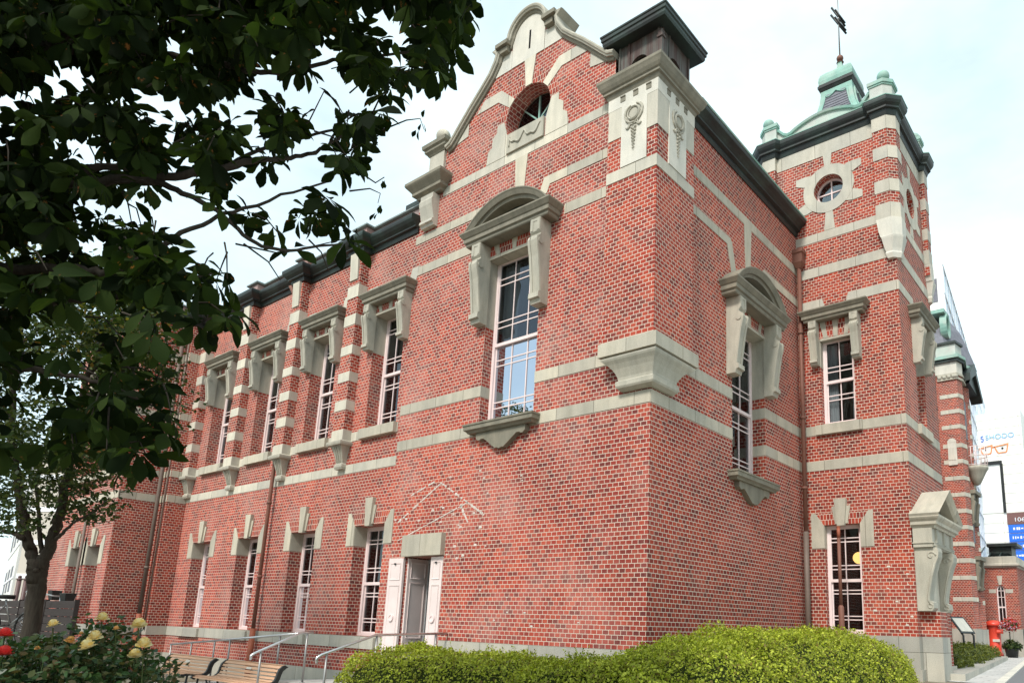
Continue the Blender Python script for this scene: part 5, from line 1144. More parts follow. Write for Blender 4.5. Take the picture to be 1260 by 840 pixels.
m = MB(); m.add([(-6, 26.2, 3.66), (.9, 26.2, 3.66), (.2, 28, 4.3), (-6, 28, 4.3)], [(0, 1, 2, 3)]); m.add([(.9, 26.2, 3.66), (.9, 40, 3.66), (.2, 40, 4.3), (.2, 28, 4.3)], [(0, 1, 2, 3)]); m.build('glazed_roof', M['glass'], AX)
m = MB()
for i in range(9): x = -3+i*.42; m.tube([(x+.0, 26.2, 3.68), (x-.0, 28, 4.32)], .03, 5)
m.wbox(-.15, .75, 27, 28.2, 3.66, 4.2); m.wbox(-.2, 1.0, 26.8, 28.4, 4.2, 4.33); m.build('roof_bars', M['copper_dark'], AX)
m = MB(); m.wbox(-6, 1.0, 26.3, 40, 3.3, 3.6); m.build('roof', M['slate'], AX)

# white shop building with sign and poster panels
M['siding'] = mat_plain('cream_siding', (.94, .93, .88), .6, .3, 0, .03, .6); M['seam'] = mat_plain('siding_seam', (.62, .60, .48), .7, .2)
M['blue_glass'] = (lambda k: k.bsdf(k.mix(k.ramp(k.noise(.35, 4, coord='Object', stretch=(1, 1, .25)), [(.4, 0.0), (.62, 1.0)]), (.40, .52, .74), (.74, .84, .93)), .25, .6))(NT('blue_glass'))
M['sign_blue'] = mat_plain('poster_blue', (.03, .17, .75), .5, .3, 0, .1); M['sign_light'] = mat_plain('letter_blue', (.30, .55, .85), .5, .3, 0, .05); M['orange'] = mat_plain('spectacles_orange', (.85, .30, .13), .5, .3, 0, .05)
M['brown'] = mat_plain('poster_brown', (.20, .10, .09), .6, .3, 0, .1); M['white'] = mat_plain('white_lettering', (.8, .82, .85), .6, .3, 0, .05)
WB = thing('shop_building', 'tall cream panelled building with blue lettering and orange spectacles on its wall', 'building', (-4, 56, -.5))
f = Face(0, 55, 1, 0)
m = MB(); m.wbox(-9, -1.75, 55, 70, -.5, 18.3); m.build('wall', M['siding'], WB)
m = MB()
for i in range(24): m.box(f, -9, -1.75, -.2+i*.78, -.17+i*.78, 0, .02)
for x in (-3.6, -1.95): m.box(f, x, x+.03, -.5, 18.2, 0, .021)
m.build('panel_seams', M['seam'], WB)
def text(body, size, loc, mat, parent, name, sx=1.0, ext=.02):
    cu = bpy.data.curves.new(name, 'FONT'); cu.body = body; cu.size = size; cu.extrude = ext; cu.offset = 0
    o = bpy.data.objects.new(name+'_c', cu); COL.objects.link(o)
    dg = bpy.context.evaluated_depsgraph_get(); me = bpy.data.meshes.new_from_object(o.evaluated_get(dg)); me.name = name
    bpy.data.objects.remove(o); me.materials.clear(); me.materials.append(mat)
    off = Vector(parent['_w'])
    for v in me.vertices: v.co = Vector((loc[0]+v.co.x*sx, loc[1]-v.co.z, loc[2]+v.co.y))-off
    r = bpy.data.objects.new(name, me); COL.objects.link(r); r.parent = parent; r['_w'] = tuple(off); return r
text('SHODO', .62, (-4.42, 54.97, 16.06), M['sign_light'], WB, 'lettering', .96)
text('S', .72, (-4.78, 54.97, 15.95), M['sign_blue'], WB, 'lettering', .8)
m = MB()
for c, w_ in ((-3.28, .50), (-4.40, .46)):
    lens = [(c-w_, 15.42), (c+w_*.95, 15.58), (c+w_*.72, 14.98), (c+w_*.55, 14.90), (c-w_*.45, 14.88), (c-w_*.68, 14.98)]
    m.sweep(lens, [(-.05, 0), (-.05, .05), (.05, .05), (.05, 0)], f.P, closed=True)
m.box(f, -3.95, -3.76, 15.36, 15.47, .0, .05); m.build('spectacles_emblem', M['orange'], WB)
m = MB()
for c in (-3.22, -4.42): m.prism(f, arc(c, 15.24, .085, 0, 360, 14)[:-1], .02, .06)
m.build('emblem_eye', M['iron'], WB)
m = MB(); m.box(f, -4.9, -3.34, 13.95, 14.22, 0, .15); m.box(f, -3.50, -3.30, 10.0, 13.95, 0, .15); m.build('window_portal', M['iron'], WB)
m = MB(); m.box(f, -9, -3.5, 10.0, 13.95, 0, .03); m.build('portal_panel', M['siding'], WB)
rs = random.Random(5)
m = MB(); m.box(f, -3.30, -1.4, 9.0, 9.9, 0, .12); bp_ = m.build('poster_board', M['brown'], WB)
text('106', .45, (-2.85, 54.86, 9.2), M['white'], WB, 'lettering', 1.2)
def poster(z0, z1, name):
    m = MB(); m.box(f, -3.26, -1.2, z0, z1, 0, .12); return m.build(name, M['sign_blue'], WB)
for z0, z1 in ((8.32, 8.95), (7.62, 8.24), (6.95, 7.55), (6.15, 6.88)):
    b_ = poster(z0, z1, 'poster_strip'); m = MB(); x = -3.05+rs.uniform(0, .2)
    while x < -1.4:
        w_ = rs.uniform(.05, .16); h_ = rs.uniform(.10, .22); zc = (z0+z1)/2
        m.box(f, x, x+w_, zc-h_/2, zc+h_/2, .115, .135); x += w_+rs.uniform(.02, .10)
    if z0 < 6.5: m.lathe((-3.06, 54.87, 6.36), [(.001, -.2), (.14, -.18), (.14, .0), (.05, .04), (.09, .12), (.001, .22)], 12, True, 1, .2)
    m.build('poster_lettering', M['white'], b_)
b_ = poster(-.4, 5.2, 'poster_strip')
m = MB(); x = -2.75
while x < -1.4:
    w_ = rs.uniform(.14, .26); m.box(f, x, x+w_, 4.55, 4.85, .115, .135); x += w_+rs.uniform(.06, .14)
m.box(f, -2.0, -1.3, 2.4, 3.1, .115, .135); m.box(f, -2.6, -1.3, 3.9, 4.05, .115, .135); m.build('poster_lettering', M['white'], b_)

# tall office block with a glass side
GB = thing('office_building', 'tall white office block whose blue glass side recedes down the street', 'building', (-2, 40, -.5))
zt_ = on('y', 36, 1157.5, 322).z; pa = on('y', 36, 1157.5, 322); pb_ = on('z', zt_, 1211, 500)
if pb_.y < 40: pb_ = Vector((pa.x, 70, zt_))
dvec = Vector((pb_.x-pa.x, pb_.y-pa.y)); Lg = min(dvec.length, 60); dvec.normalize()
FGl = Face(pa.x, pa.y, dvec.x, dvec.y); q_ = FGl.P(Lg, 0, 0)
m = MB(); m.plan([(pa.x-14, pa.y), (pa.x-.02, pa.y), (q_[0]-.02, q_[1]), (q_[0]-14, q_[1])], -.5, zt_); m.build('wall', M['siding'], GB)
m = MB()
fw_ = Face(0, pa.y, 1, 0)
for z in (zt_-2.6, zt_-6.3, zt_-10): m.box(fw_, pa.x-6, pa.x-.3, z, z+1.55, -.1, .03)
m.build('window_strip', M['slate'], GB)
m = MB(); m.box(FGl, .05, Lg, -.4, zt_+.15, -.1, .05); m.build('glass_side', M['blue_glass'], GB)
m = MB()
for i in range(int(Lg/1.6)+1): m.box(FGl, .1+i*1.6, .18+i*1.6, -.4, zt_+.1, .05, .10)
z = zt_-.2
while z > 0: m.box(FGl, .05, Lg, z, z+.10, .051, .11); z -= 1.9
m.build('mullion', M['white'], GB)

# ------------------------------------------------------------------ things in front of and inside the tower window
t = thing('vent_pipe', 'rusty brown standing pipe with an orange top in front of the tower window', 'pipe', (.88, 5.2, -.5))
m = MB(); m.tube([(.88, 5.2, .80), (.88, 5.2, 2.1)], .034, 10); m.build('upper_pipe', M['rust'], t); m = MB(); m.tube([(.88, 5.2, 2.1), (.88, 5.2, 2.30)], .035, 10); m.lathe((.88, 5.2, 2.29), [(.037, 0), (.037, .03), (.01, .035)], 10); m.build('pipe_end', M['rust_orange'], t)
m = MB(); m.tube([(.88, 5.2, -.6), (.88, 5.2, .78), (.88, 5.2, .82)], [.055, .055, .036], 10); m.build('lower_pipe', M['rust'], t)
M['globe'] = mat_emit('warm_lamp', (1.0, .52, .16), 1.3)
t = thing('globe_lamp', 'glowing warm globe lamp inside the ground floor tower window', 'lamp', tuple(on('y', 6.15, 1057, 686)))
c3 = on('y', 6.15, 1057, 686); m = MB(); m.ball(c3, .12, 20); m.build('globe', M['globe'], t); m = MB(); m.tube([c3+Vector((0, 0, .11)), c3+Vector((0, 0, .75))], .01, 6); m.build('hanger', M['iron'], t)
# ------------------------------------------------------------------ left side: fence, bicycles, posts, buildings
t = thing('fence', 'grey brown slatted fence behind the tree trunk', 'fence', (-13, -3.28, -1.2))
M['fence'] = mat_plain('grey_brown_boards', (.05, .04, .037), .75, .2, 0, .35, 3, None, .5, (.4, 3, 9))
f = Face(0, -3.28, 1, 0); fr_ = on('y', -3.28, 95, 738.5); zt_f = fr_.z; xr = fr_.x
m = MB(); n = 11; hgt = zt_f+1.2
for i in range(n): z0 = -1.2+hgt*i/n; m.cross(f, [(-.012, z0+.008), (.012, z0+.004), (.018, z0+hgt/n-.012), (-.006, z0+hgt/n-.006)], xr-9, xr-.04)
m.build('slats', M['fence'], t)
for i in range(6): m = MB(); x = xr-1.8*i; m.box(f, x-.05, x, -1.2, zt_f+.02, -.05, .03); m.build('post', M['fence'], t)

def bicycle(loc, rot, k, label):
    t = thing('bicycle', label, 'bicycle', loc, 'bicycles parked behind the fence')
    ca, sa = math.cos(rot), math.sin(rot); W = lambda x, y, z: (loc[0]+k*(x*ca-y*sa), loc[1]+k*(x*sa+y*ca), loc[2]+k*z)
    for x in (-.52, .52):
        m = MB(); m.tube([W(x+.32*math.cos(a), 0, .34+.32*math.sin(a)) for a in [2*math.pi*i/28 for i in range(29)]], .018*k, 6); o = m.build('wheel', M['iron'], t)
        m = MB()
        for i in range(10): a = math.pi*i/10; m.tube([W(x+.31*math.cos(a), 0, .34+.31*math.sin(a)), W(x-.31*math.cos(a), 0, .34-.31*math.sin(a))], .003, 4)
        m.build('spokes', M['steel'], o)
    m = MB()
    for p, q in (((.52, .34), (.40, .80)), ((.40, .80), (-.05, .36)), ((.40, .72), (-.02, .33)), ((-.05, .36), (-.18, .82)), ((-.05, .34), (-.52, .34)), ((-.52, .34), (-.15, .72))): m.tube([W(p[0], 0, p[1]), W(q[0], 0, q[1])], .018*k, 6)
    m.build('frame', M['steel_dark'], t)
    m = MB(); m.tube([W(.40, 0, .80), W(.37, 0, .97)], .014*k, 6); m.tube([W(.20, -.29, .98), W(.33, -.24, 1.0), W(.37, -.1, .97), W(.37, .1, .97), W(.33, .24, 1.0), W(.20, .29, .98)], .014*k, 8); m.build('handlebar', M['steel'], t)
    m = MB(); m.loft([[W(.42+a*.0-b, -b, z) if 0 else W(.58-b*.9, -b, z), W(.58+b*.9, -b, z), W(.58+b*.9, b, z), W(.58-b*.9, b, z)] for b, z in ((.07, .84), (.10, 1.03), (.095, 1.03), (.065, .86))]); m.build('basket', M['iron'], t)
    m = MB(); m.loft([[W(-.32, -.06*s_, z), W(-.05, -.03*s_, z), W(-.05, .03*s_, z), W(-.32, .09*s_, z)] for s_, z in ((.6, .83), (1.2, .87), (1.0, .91))], True); m.build('saddle', M['iron'], t)
    return t
p1 = at(66, 727, 14.9); bicycle((p1.x-.3, p1.y, p1.z-1.06*1.12), math.radians(15), 1.12, 'bicycle with a black basket showing above the fence right of the trunk')
p1 = at(24, 726, 15.4); bicycle((p1.x, p1.y, p1.z-1.0*1.12), math.radians(95), 1.12, 'bicycle whose handlebar shows above the fence left of the trunk')
M['post_paint'] = mat_plain('dark_red_post', (.13, .075, .07), .5, .4, 0, .3, 4)
for u, lab in ((19, 'dark round topped gate post, left of two'), (27.5, 'dark round topped gate post, nearest the tree trunk')):
    b_ = at(u, 738, 22); tp = at(u, 709, 22); t = thing('gate_post', lab, 'post', (b_.x, b_.y, -1.0), 'gate posts beyond the fence')
    m = MB(); m.tube([(b_.x, b_.y, -1.0), (b_.x, b_.y, tp.z-.08)], .062, 10); m.build('shaft', M['post_paint'], t); m = MB(); m.lathe((b_.x, b_.y, tp.z-.09), [(.08, 0), (.08, .03), (.05, .05), (.035, .08)], 10); m.ball((b_.x, b_.y, tp.z), .05, 10); m.build('cap', M['post_paint'], t)
t = thing('street_sign', 'poster sign with a yellow border and blue panel at the left edge', 'sign', tuple(at(0, 738, 24)))
a, b = at(-30, 740, 24), at(8.5, 709, 24); f = Face(a.x, a.y, 1, 0)
m = MB(); m.box(f, 0, b.x-a.x, a.z, b.z, -.05, 0); m.build('panel', mat_plain('sign_yellow', (.75, .62, .05), .5, .3, 0, .1), t)
wd = b.x-a.x; hh = b.z-a.z
m = MB(); m.sweep([(0, a.z), (wd, a.z), (wd, b.z), (0, b.z)], [(0, -.06), (0, .02), (.04, .02), (.04, -.06)], f.P, side=-1, closed=True); m.box(f, wd*.5-.03, wd*.5+.03, -1.0, a.z-.002, -.1, -.05); m.build('sign_frame', mat_plain('sign_green', (.02, .10, .06), .5, .3, 0, .1), t)
m = MB(); m.box(f, .05, wd-.12, a.z+.12, a.z+hh*.55, 0, .01); m.build('blue_panel', M['sign_blue'], t); m = MB(); m.box(f, .05, wd-.12, a.z+hh*.58, b.z-.08, 0, .01); m.build('white_panel', M['white'], t)
M['beige'] = mat_plain('beige_render', (.56, .51, .44), .8, .2, 0, .12, .5); M['cream'] = mat_plain('cream_render', (.74, .735, .70), .8, .2, 0, .08, .5)
a, b = at(14, 740, 34), at(62, 540, 34)
t = thing('apartment_building', 'cream and beige building behind the trees at the left edge', 'building', (a.x, a.y, -1.2))
f = Face(a.x, a.y, math.cos(.5), math.sin(.5)); zt_ = at(30, 545, 34).z
m = MB(); m.box(f, 0, 9, -1.2, zt_, -12, 0); m.build('wall', M['beige'], t)
f2 = Face(a.x, a.y, math.cos(-.2), math.sin(-.2))
m = MB(); m.box(f2, -16, -.02, -1.2, zt_*1.02, -10, .1); m.build('wing', M['cream'], t)
m = MB()
for z in (zt_*.22, zt_*.42, zt_*.62, zt_*.82): m.box(f, 0, 9, z, z+.22, 0, .03); m.box(f2, -16, -.02, z, z+.12, .1, .13)
m.build('string_course', M['white'], t)
m = MB()
for i in range(3):
    for j in range(3): m = MB(); m.box(f2, -14+i*4.5, -12+i*4.5, 1.2+j*2.6, 2.5+j*2.6, .1, .12); m.build('window', M['slate'], t)

# ------------------------------------------------------------------ trees
def limb(m, pts, r0, r1, n=8, k_=14, wob=.03, seed=0):
    rs = random.Random(seed); P_ = [Vector(p) for p in pts]; out = []
    def cr(p0, p1, p2, p3, t): return .5*((2*p1)+(-p0+p2)*t+(2*p0-5*p1+4*p2-p3)*t*t+(-p0+3*p1-3*p2+p3)*t**3)
    Q = [P_[0]*2-P_[1]]+P_+[P_[-1]*2-P_[-2]]
    for i in range(len(P_)-1):
        for j in range(k_):
            out.append(cr(Q[i], Q[i+1], Q[i+2], Q[i+3], j/k_))
    out.append(P_[-1]); N = len(out)
    out = [p+Vector((rs.uniform(-1, 1), rs.uniform(-1, 1), rs.uniform(-1, 1)))*wob*min(r0, .12) for p in out]
    m.tube(out, [r0+(r1-r0)*(i/(N-1))**.8 for i in range(N)], n); return out

# broad leaved tree whose trunk stands just left of the view
TB = at(-330, 900, 4.6); TB = Vector((TB.x, TB.y, -1.2))
t1 = thing('broadleaf_tree', 'dark broad leaved tree overhanging the upper left corner of the scene', 'tree', tuple(TB))
m = MB(); fork = at(-260, 330, 4.7)
limb(m, [TB, TB+Vector((.03, .05, 1.2)), fork, fork+Vector((-.05, .1, .9)), fork+Vector((.1, .25, 1.9))], .20, .03, 12, 10, .15, 1); m.build('trunk', M['bark'], t1)
m = MB(); tips = []
def br(pix, r0, r1, seed):
    pts = [fork if q is None else at(*q) for q in pix]; o = limb(m, pts, r0, r1, 8, 10, .25, seed); tips.append((o, r0)); return o
br([None, (-80, 170, 4.6), (10, 88, 4.5), (95, 28, 4.6), (200, -60, 4.9)], .10, .05, 2)
br([None, (-60, 270, 4.4), (60, 226, 4.3), (190, 222, 4.2), (300, 200, 4.2), (380, 190, 4.5), (450, 150, 4.7)], .05, .006, 3)
br([None, (-40, 330, 4.2), (80, 330, 4.0), (150, 330, 4.0), (260, 270, 4.1), (400, 225, 4.4)], .045, .006, 4)
br([None, (-40, 390, 4.5), (60, 372, 4.3), (140, 366, 4.2), (200, 348, 4.2), (270, 335, 4.4)], .035, .007, 5)
br([None, (-60, 450, 4.0), (40, 455, 3.9), (120, 470, 3.9), (190, 500, 4.0)], .034, .006, 6)
br([(95, 28, 4.6), (160, 60, 4.5), (250, 75, 4.4), (340, 90, 4.3), (430, 72, 4.5), (545, 60, 4.8)], .03, .006, 7)
br([(200, -60, 4.9), (330, -20, 5.0), (450, 0, 5.2), (570, 5, 5.3)], .05, .012, 8)
br([(190, 222, 4.2), (260, 255, 4.1), (330, 305, 4.1), (420, 300, 4.3)], .02, .006, 9)
br([(140, 112, 4.6), (100, 60, 4.5), (180, 50, 4.4), (265, 20, 4.4)], .03, .01, 10)
br([(60, 226, 4.3), (130, 205, 4.5), (240, 215, 4.8), (350, 175, 5.2), (480, 145, 5.6)], .03, .007, 11)
m.build('branches', M['bark'], t1)
m = MB()
for pp in ([(470, 160, 4.6), (500, 148, 4.6), (517, 146, 4.6), (522, 160, 4.6)], [(430, 235, 4.4), (455, 232, 4.4), (468, 238, 4.4), (465, 250, 4.4)], [(440, 210, 4.4), (462, 225, 4.4), (473, 218, 4.4)], [(300, 300, 4.1), (330, 322, 4.1), (345, 345, 4.1)], [(340, 175, 4.5), (380, 150, 4.5), (400, 110, 4.4)], [(380, 295, 4.3), (395, 310, 4.3), (405, 335, 4.3)], [(290, 300, 4.2), (345, 312, 4.2), (420, 295, 4.3)]):
    m.tube([at(*q) for q in pp], [.006, .0045, .003, .002][:len(pp)], 5)
TW = m
outline = [(-260, -140), (640, -140), (580, -10), (566, 30), (556, 80), (538, 98), (520, 88), (500, 80), (480, 110), (465, 140), (448, 175), (448, 212), (425, 215), (405, 205), (390, 232), (440, 268), (425, 300), (375, 292), (350, 270), (325, 285), (300, 315), (280, 345), (300, 372), (285, 400), (240, 400), (200, 398), (195, 440), (215, 500), (195, 560), (168, 585), (130, 560), (90, 555), (40, 520), (-20, 560), (-260, 560)]
holes_ = [((82, 88), 26, 14), ((40, 112), 26, 6), ((95, 165), 20, 10), ((120, 190), 12, 6), ((192, 120), 16, 16), ((225, 250), 24, 18), ((345, 235), 28, 20), ((270, 290), 34, 22), ((335, 95), 14, 16), ((420, 105), 24, 14), ((400, 60), 9, 20), ((300, 232), 16, 14), ((150, 250), 14, 10), ((245, 300), 24, 20), ((45, 500), 22, 18), ((110, 430), 14, 24), ((390, 120), 20, 14), ((372, 185), 18, 14), ((455, 15), 14, 10), ((100, 250), 12, 8), ((210, 205), 14, 10), ((310, 175), 12, 9), ((330, 330), 20, 14)]
def inside(u, v, poly):
    c = False; n = len(poly)
    for i in range(n):
        x0, y0 = poly[i]; x1, y1 = poly[i-1]
        if (y0 > v) != (y1 > v) and u < (x1-x0)*(v-y0)/(y1-y0)+x0: c = not c
    return c
rs = random.Random(21)
while len(holes_) < 72:
    u, v = rs.uniform(-40, 520), rs.uniform(20, 420)
    if u*.35+v*.6+rs.uniform(-120, 120) > 130: holes_.append(((u, v), rs.uniform(3, 13), rs.uniform(2, 10)))
P0, N0, U0_, S0 = [], [], [], []
CL = []
def cluster(c, size, nleaf, seed):
    CL.append(c)
    # palmate spray: leaflets spread from one point and droop
    ax = Vector((rs.uniform(-1, 1), rs.uniform(-1, 1), rs.uniform(.2, 1))).normalized(); a0 = rs.uniform(0, 6.28)
    e1 = ax.orthogonal().normalized(); e2 = ax.cross(e1)
    for i in range(nleaf):
        a = a0+2*math.pi*i/nleaf+rs.uniform(-.25, .25)
        d = (e1*math.cos(a)+e2*math.sin(a)).normalized(); d = (d+Vector((0, 0, -rs.uniform(.25, 1.0)))).normalized()
        nn = (ax+Vector((rs.uniform(-.5, .5), rs.uniform(-.5, .5), rs.uniform(-.3, .5)))); nn = (nn-d*nn.dot(d)).normalized()
        P0.append(c+d*.02); N0.append(nn); U0_.append(d); S0.append(size*rs.uniform(.75, 1.2))
cnt = 0
while cnt < 3300:
    u, v = rs.uniform(-250, 600), rs.uniform(-130, 590)
    if not inside(u, v, outline): continue
    if any(((u-c[0])/(a+17))**2+((v-c[1])/(b+15))**2 < 1 for c, a, b in holes_): continue
    if v > 360 and rs.random() < .80: continue
    if u > 400 and v > 130 and rs.random() < .35: continue
    if u > 200 and v > 250 and rs.random() < .4: continue
    d_ = rs.uniform(3.6, 6.0) if v < 330 else rs.uniform(3.5, 4.9)
    cluster(at(u, v, d_), rs.uniform(.10, .155), rs.choice((5, 5, 6, 7)), cnt); cnt += 1
for u, v, d_, s_, n_ in ((555, 70, 4.8, .17, 7), (525, 45, 4.9, .17, 7), (505, 80, 4.8, .16, 6), (570, 12, 5.2, .16, 6), (550, 25, 5.0, .16, 6), (360, 305, 4.2, .15, 3), (345, 290, 4.3, .13, 3), (435, 285, 4.4, .12, 5), (410, 250, 4.3, .14, 5), (440, 180, 4.5, .15, 5), (470, 135, 4.6, .15, 6), (205, 530, 4.0, .16, 5), (180, 560, 4.0, .17, 5), (150, 575, 3.9, .16, 4), (195, 480, 4.0, .15, 5), (255, 395, 4.2, .17, 5), (290, 380, 4.3, .16, 5), (60, 545, 3.9, .16, 5), (130, 520, 3.9, .17, 6)):
    cluster(at(u, v, d_), s_, n_, 0)
for u, v, d_ in ((518, 152, 4.6), (520, 135, 4.6), (512, 160, 4.6), (466, 252, 4.4), (470, 222, 4.4), (462, 262, 4.4)):
    for k_ in range(2): P0.append(at(u+k_*3, v, d_)); N0.append(Vector((rs.uniform(-1, 1), rs.uniform(-1, 1), .2)).normalized()); U0_.append(Vector((rs.uniform(-.4, .4), rs.uniform(-.4, .4), -1))); S0.append(.06)
def leaf_up(nn, uu): return nn, uu
Pn, Nn, Un, Sn = np.array(P0), np.array(N0), np.array(U0_), np.array(S0)
# leaf_mesh builds its y axis as nrm x (up x nrm) = up projected, so 'up' is the growing direction
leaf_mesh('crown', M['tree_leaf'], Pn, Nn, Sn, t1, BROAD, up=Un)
for i in range(0, len(CL), 3):
    c = CL[i]; q = c+Vector((rs.uniform(-.35, -.05), rs.uniform(-.12, .12), rs.uniform(.0, .28))); mid = (c+q)/2+Vector((0, 0, rs.uniform(.01, .06))); TW.tube([q, mid, c], [.006, .0045, .003], 4)
TW.build('twigs', M['bark'], t1)

# smaller leaved tree standing by the fence
T2 = at(42, 760, 11.6); T2 = Vector((T2.x, T2.y, -1.2))
t2 = thing('forked_tree', 'small leaved tree with a forked trunk in front of the grey fence', 'tree', tuple(T2))
D2 = 11.6
m = MB(); f0 = at(47, 690, D2)
limb(m, [T2, at(43, 740, D2), at(45, 708, D2), f0], .105, .15, 14, 8, .1, 3)
m.lathe(tuple(at(44.5, 701, D2-.14)), [(.03, -.03), (.045, 0), (.03, .03)], 8)
m.build('trunk', M['bark'], t2)
m = MB()
stems = [([(45, 697, D2), (33, 660, D2+.1), (24, 600, D2+.2), (15, 520, D2+.2), (20, 430, D2+.3), (40, 350, D2+.3)], .098, .03), ([(49, 697, D2), (66, 660, D2), (80, 600, D2-.1), (92, 530, D2-.2), (110, 460, D2-.2), (140, 390, D2)], .098, .03),
         ([(52, 680, D2), (48, 640, D2), (46, 590, D2+.2), (60, 530, D2+.4)], .04, .015), ([(66, 665, D2), (78, 655, D2-.2), (92, 642, D2-.4), (110, 632, D2-.5), (135, 612, D2-.6)], .035, .006), ([(30, 662, D2), (5, 652, D2), (-30, 648, D2)], .045, .02),
         ([(92, 530, D2-.2), (130, 480, D2-.4), (170, 440, D2-.6), (215, 420, D2-.7)], .035, .006), ([(110, 460, D2-.2), (150, 420, D2-.1), (190, 370, D2), (215, 345, D2)], .035, .006), ([(15, 520, D2+.2), (-30, 460, D2), (-80, 400, D2)], .05, .02), ([(20, 430, D2+.3), (70, 380, D2+.6), (110, 330, D2+.8)], .035, .01), ([(92, 530, D2-.2), (60, 470, D2-.6), (40, 420, D2-.9)], .03, .01)]
for i, (pp, a, b) in enumerate(stems): limb(m, [at(*q) for q in pp], a, b, 8, 8, .25, 40+i)
m.build('branches', M['bark'], t2)
zones = [((60, 480), 120, 130, 2.0, 6200), ((-60, 500), 130, 150, 2.2, 2600), ((140, 390), 85, 70, 1.6, 4200), ((40, 370), 110, 80, 1.8, 4000), ((30, 580), 80, 60, 1.5, 2600), ((110, 560), 60, 45, 1.2, 900), ((112, 628), 38, 22, .5, 420), ((175, 450), 45, 60, 1.0, 1500), ((200, 490), 34, 70, .8, 420), ((35, 640), 30, 30, .8, 260), ((75, 600), 20, 40, .8, 260), ((130, 600), 30, 26, .6, 130), ((-20, 640), 45, 22, 1, 400)]
PP, YY = [], []
for (cu, cv), ru, rv, rd, n in zones:
    k_ = n//14
    for _ in range(k_):
        while True:
            a, b, c_ = rs.uniform(-1, 1), rs.uniform(-1, 1), rs.uniform(-1, 1)
            if a*a+b*b+c_*c_ < 1: break
        c = at(cu+a*ru, cv+b*rv, D2+c_*rd)
        dr = Vector((rs.gauss(0, 1), rs.gauss(0, 1), rs.gauss(0, .35))).normalized()
        for j in range(14): PP.append(c+dr*(j-7)*.035+Vector((rs.gauss(0, .05), rs.gauss(0, .05), rs.gauss(0, .035)))); YY.append(cv < 420 and rs.random() < .16)
PP = np.array(PP); YY = np.array(YY); nn = RNG.normal(size=PP.shape)*.7+np.array([0, 0, .8])
leaf_mesh('crown', M['small_leaf'], PP[~YY], nn[~YY], RNG.uniform(.055, .10, (~YY).sum()), t2, OVAL); leaf_mesh('yellow_leaves', M['yellow_leaf'], PP[YY], nn[YY], RNG.uniform(.05, .09, YY.sum()), t2, OVAL)

# ------------------------------------------------------------------ roses in the near left corner
def rose(parent, c, r, mat, name='flower', tilt=None):
    m = MB(); ax = (Vector((rs.uniform(-.5, .5), rs.uniform(-.5, .2), 1)) if tilt is None else tilt).normalized(); e1 = ax.orthogonal().normalized(); e2 = ax.cross(e1)
    for ring, (cnt_, rad, up_, op) in enumerate(((7, 1.18, .22, .7), (7, .92, .46, .6), (6, .70, .62, .4), (6, .52, .68, .25), (5, .34, .70, .12), (3, .16, .72, .05))):
        for i in range(cnt_):
            a0 = 2*math.pi*(i+.5*ring+rs.uniform(-.1, .1))/cnt_; w_ = 1.25*math.pi/cnt_; vs = []; nu, nv = 4, 4
            for iv in range(nv+1):
                q = iv/nv
                for iu in range(nu+1):
                    a = a0+w_*(iu/nu-.5)*2*(.5+.5*math.sin(q*2.6)); rr = rad*r*(.12+.88*q**.62)*(1+.05*math.sin(iu*2.3+i*1.7)); h = r*(up_*1.9*q**1.5-(.34*op*q**5)-.25+.045*math.sin(iu*2+i*2.1)*q)
                    vs.append(c+e1*(rr*math.cos(a))+e2*(rr*math.sin(a))+ax*h)
            m.add(vs, [(iv*(nu+1)+iu, iv*(nu+1)+iu+1, (iv+1)*(nu+1)+iu+1, (iv+1)*(nu+1)+iu) for iv in range(nv) for iu in range(nu)], True)
    return m.build(name, mat, parent, recalc=False)
def petal(name, inner, outer):
    k = NT(name); g_ = k.n('ShaderNodeNewGeometry'); n_ = g_.outputs['Random Per Island']; p = k.n('ShaderNodeBsdfPrincipled'); k.l(k.ramp(n_, [(.0, inner), (.5, outer), (1, tuple(c*.75 for c in inner))]), p.inputs['Base Color']); p.inputs['Roughness'].default_value = .55
    tr = k.n('ShaderNodeBsdfTranslucent'); tr.inputs[0].default_value = (*outer, 1); ms = k.n('ShaderNodeMixShader'); ms.inputs[0].default_value = .3; k.l(p.outputs[0], ms.inputs[1]); k.l(tr.outputs[0], ms.inputs[2]); k.l(ms.outputs[0], k.o.inputs[0]); return k.m
M['rose_yellow'] = petal('yellow_rose', (.78, .50, .08), (.92, .84, .50)); M['rose_red'] = petal('red_rose', (.55, .02, .02), (.72, .05, .04)); M['rose_bud'] = petal('rose_bud', (.75, .35, .08), (.85, .55, .2))
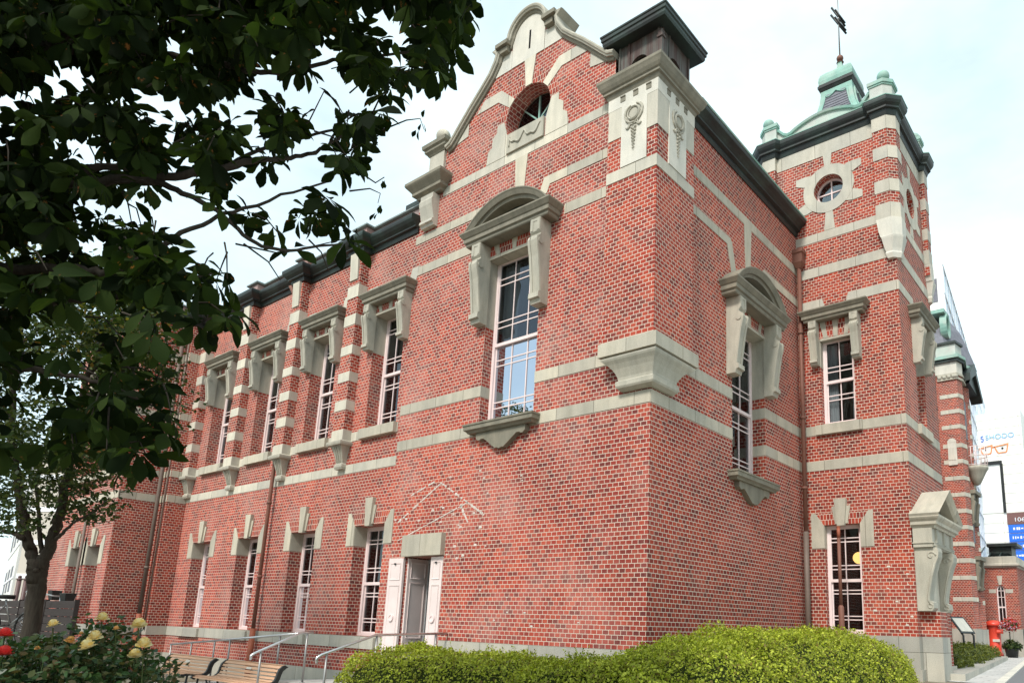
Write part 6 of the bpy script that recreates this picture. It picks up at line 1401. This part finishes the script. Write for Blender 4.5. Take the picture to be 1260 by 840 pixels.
def rose_bush(label, zones, roses, seed, base):
    t = thing('rose_bush', label, 'rose bush', base, 'rose bushes in the near left corner')
    rs2 = random.Random(seed); P, S = [], []; mc = MB()
    for (u, v, d), ru, rv, rd, n in zones:
        for _ in range(n//6):
            while True:
                a, b, c_ = rs2.uniform(-1, 1), rs2.uniform(-1, 1), rs2.uniform(-1, 1)
                if a*a+b*b+c_*c_ < 1: break
            c = at(u+a*ru, v+b*rv, d+c_*rd); dr = Vector((rs2.gauss(0, 1), rs2.gauss(0, 1), rs2.gauss(0, .5))).normalized()
            for j in range(6): P.append(c+dr*(j-2.5)*.022+Vector((rs2.gauss(0, .014), rs2.gauss(0, .014), rs2.gauss(0, .012)))); S.append(rs2.uniform(.035, .062))
            if rs2.random() < .12: mc.tube([Vector((c.x+rs2.uniform(-.15, .15), c.y+rs2.uniform(-.15, .15), -1.2)), c+Vector((rs2.uniform(-.05, .05), rs2.uniform(-.05, .05), -.35)), c], [.007, .005, .003], 5)
    P = np.array(P); nn = RNG.normal(size=P.shape)*.7+np.array([0, -.15, .9])
    leaf_mesh('leaves', M['rose_leaf'], P, nn, np.array(S), t, OVAL)
    for u, v, d, r, mt in roses:
        c = at(u, v, d); rose(t, c, r, mt, 'flower' if r > .03 else 'bud'); mc.tube([c+Vector((0, 0, -.02)), c+Vector((rs2.uniform(-.05, .05), .03, -.35)), c+Vector((rs2.uniform(-.1, .1), .05, -.9))], [.004, .005, .006], 5)
    mc.build('stems', M['small_leaf'], t)
    return t
Y_, B_, RD = M['rose_yellow'], M['rose_bud'], M['rose_red']
pb = at(120, 840, 4.9)
rose_bush('yellow flowered rose bush in the near left corner', [((95, 840, 4.9), 92, 66, .6, 2600), ((150, 815, 4.8), 42, 42, .4, 700), ((60, 850, 4.7), 80, 70, .6, 2200), ((122, 775, 4.9), 38, 14, .3, 150), ((195, 822, 4.8), 30, 24, .3, 200), ((150, 880, 4.8), 60, 50, .5, 900)],
          [(126, 760, 4.7, .036, Y_), (171, 768, 4.6, .040, Y_), (66, 768, 4.7, .034, Y_), (117, 783, 4.5, .038, Y_), (108, 795, 4.45, .044, Y_), (177, 792, 4.5, .040, Y_), (166, 805, 4.5, .036, Y_), (86, 788, 4.5, .028, B_), (143, 773, 4.6, .018, B_), (100, 779, 4.7, .014, B_), (46, 797, 4.5, .014, B_)], 5, (pb.x, pb.y, -1.2))
pb = at(-20, 840, 4.5)
rose_bush('red flowered rose bush at the left edge', [((-20, 842, 4.5), 70, 66, .5, 2000), ((-90, 850, 4.5), 70, 70, .6, 1200)], [(6, 780, 4.3, .038, RD), (5, 803, 4.25, .042, RD), (-30, 775, 4.4, .05, RD), (-70, 800, 4.4, .05, RD)], 6, (pb.x, pb.y, -1.2))

for o in bpy.data.objects:
    if '_w' in o: del o['_w']
bpy.context.view_layer.update()
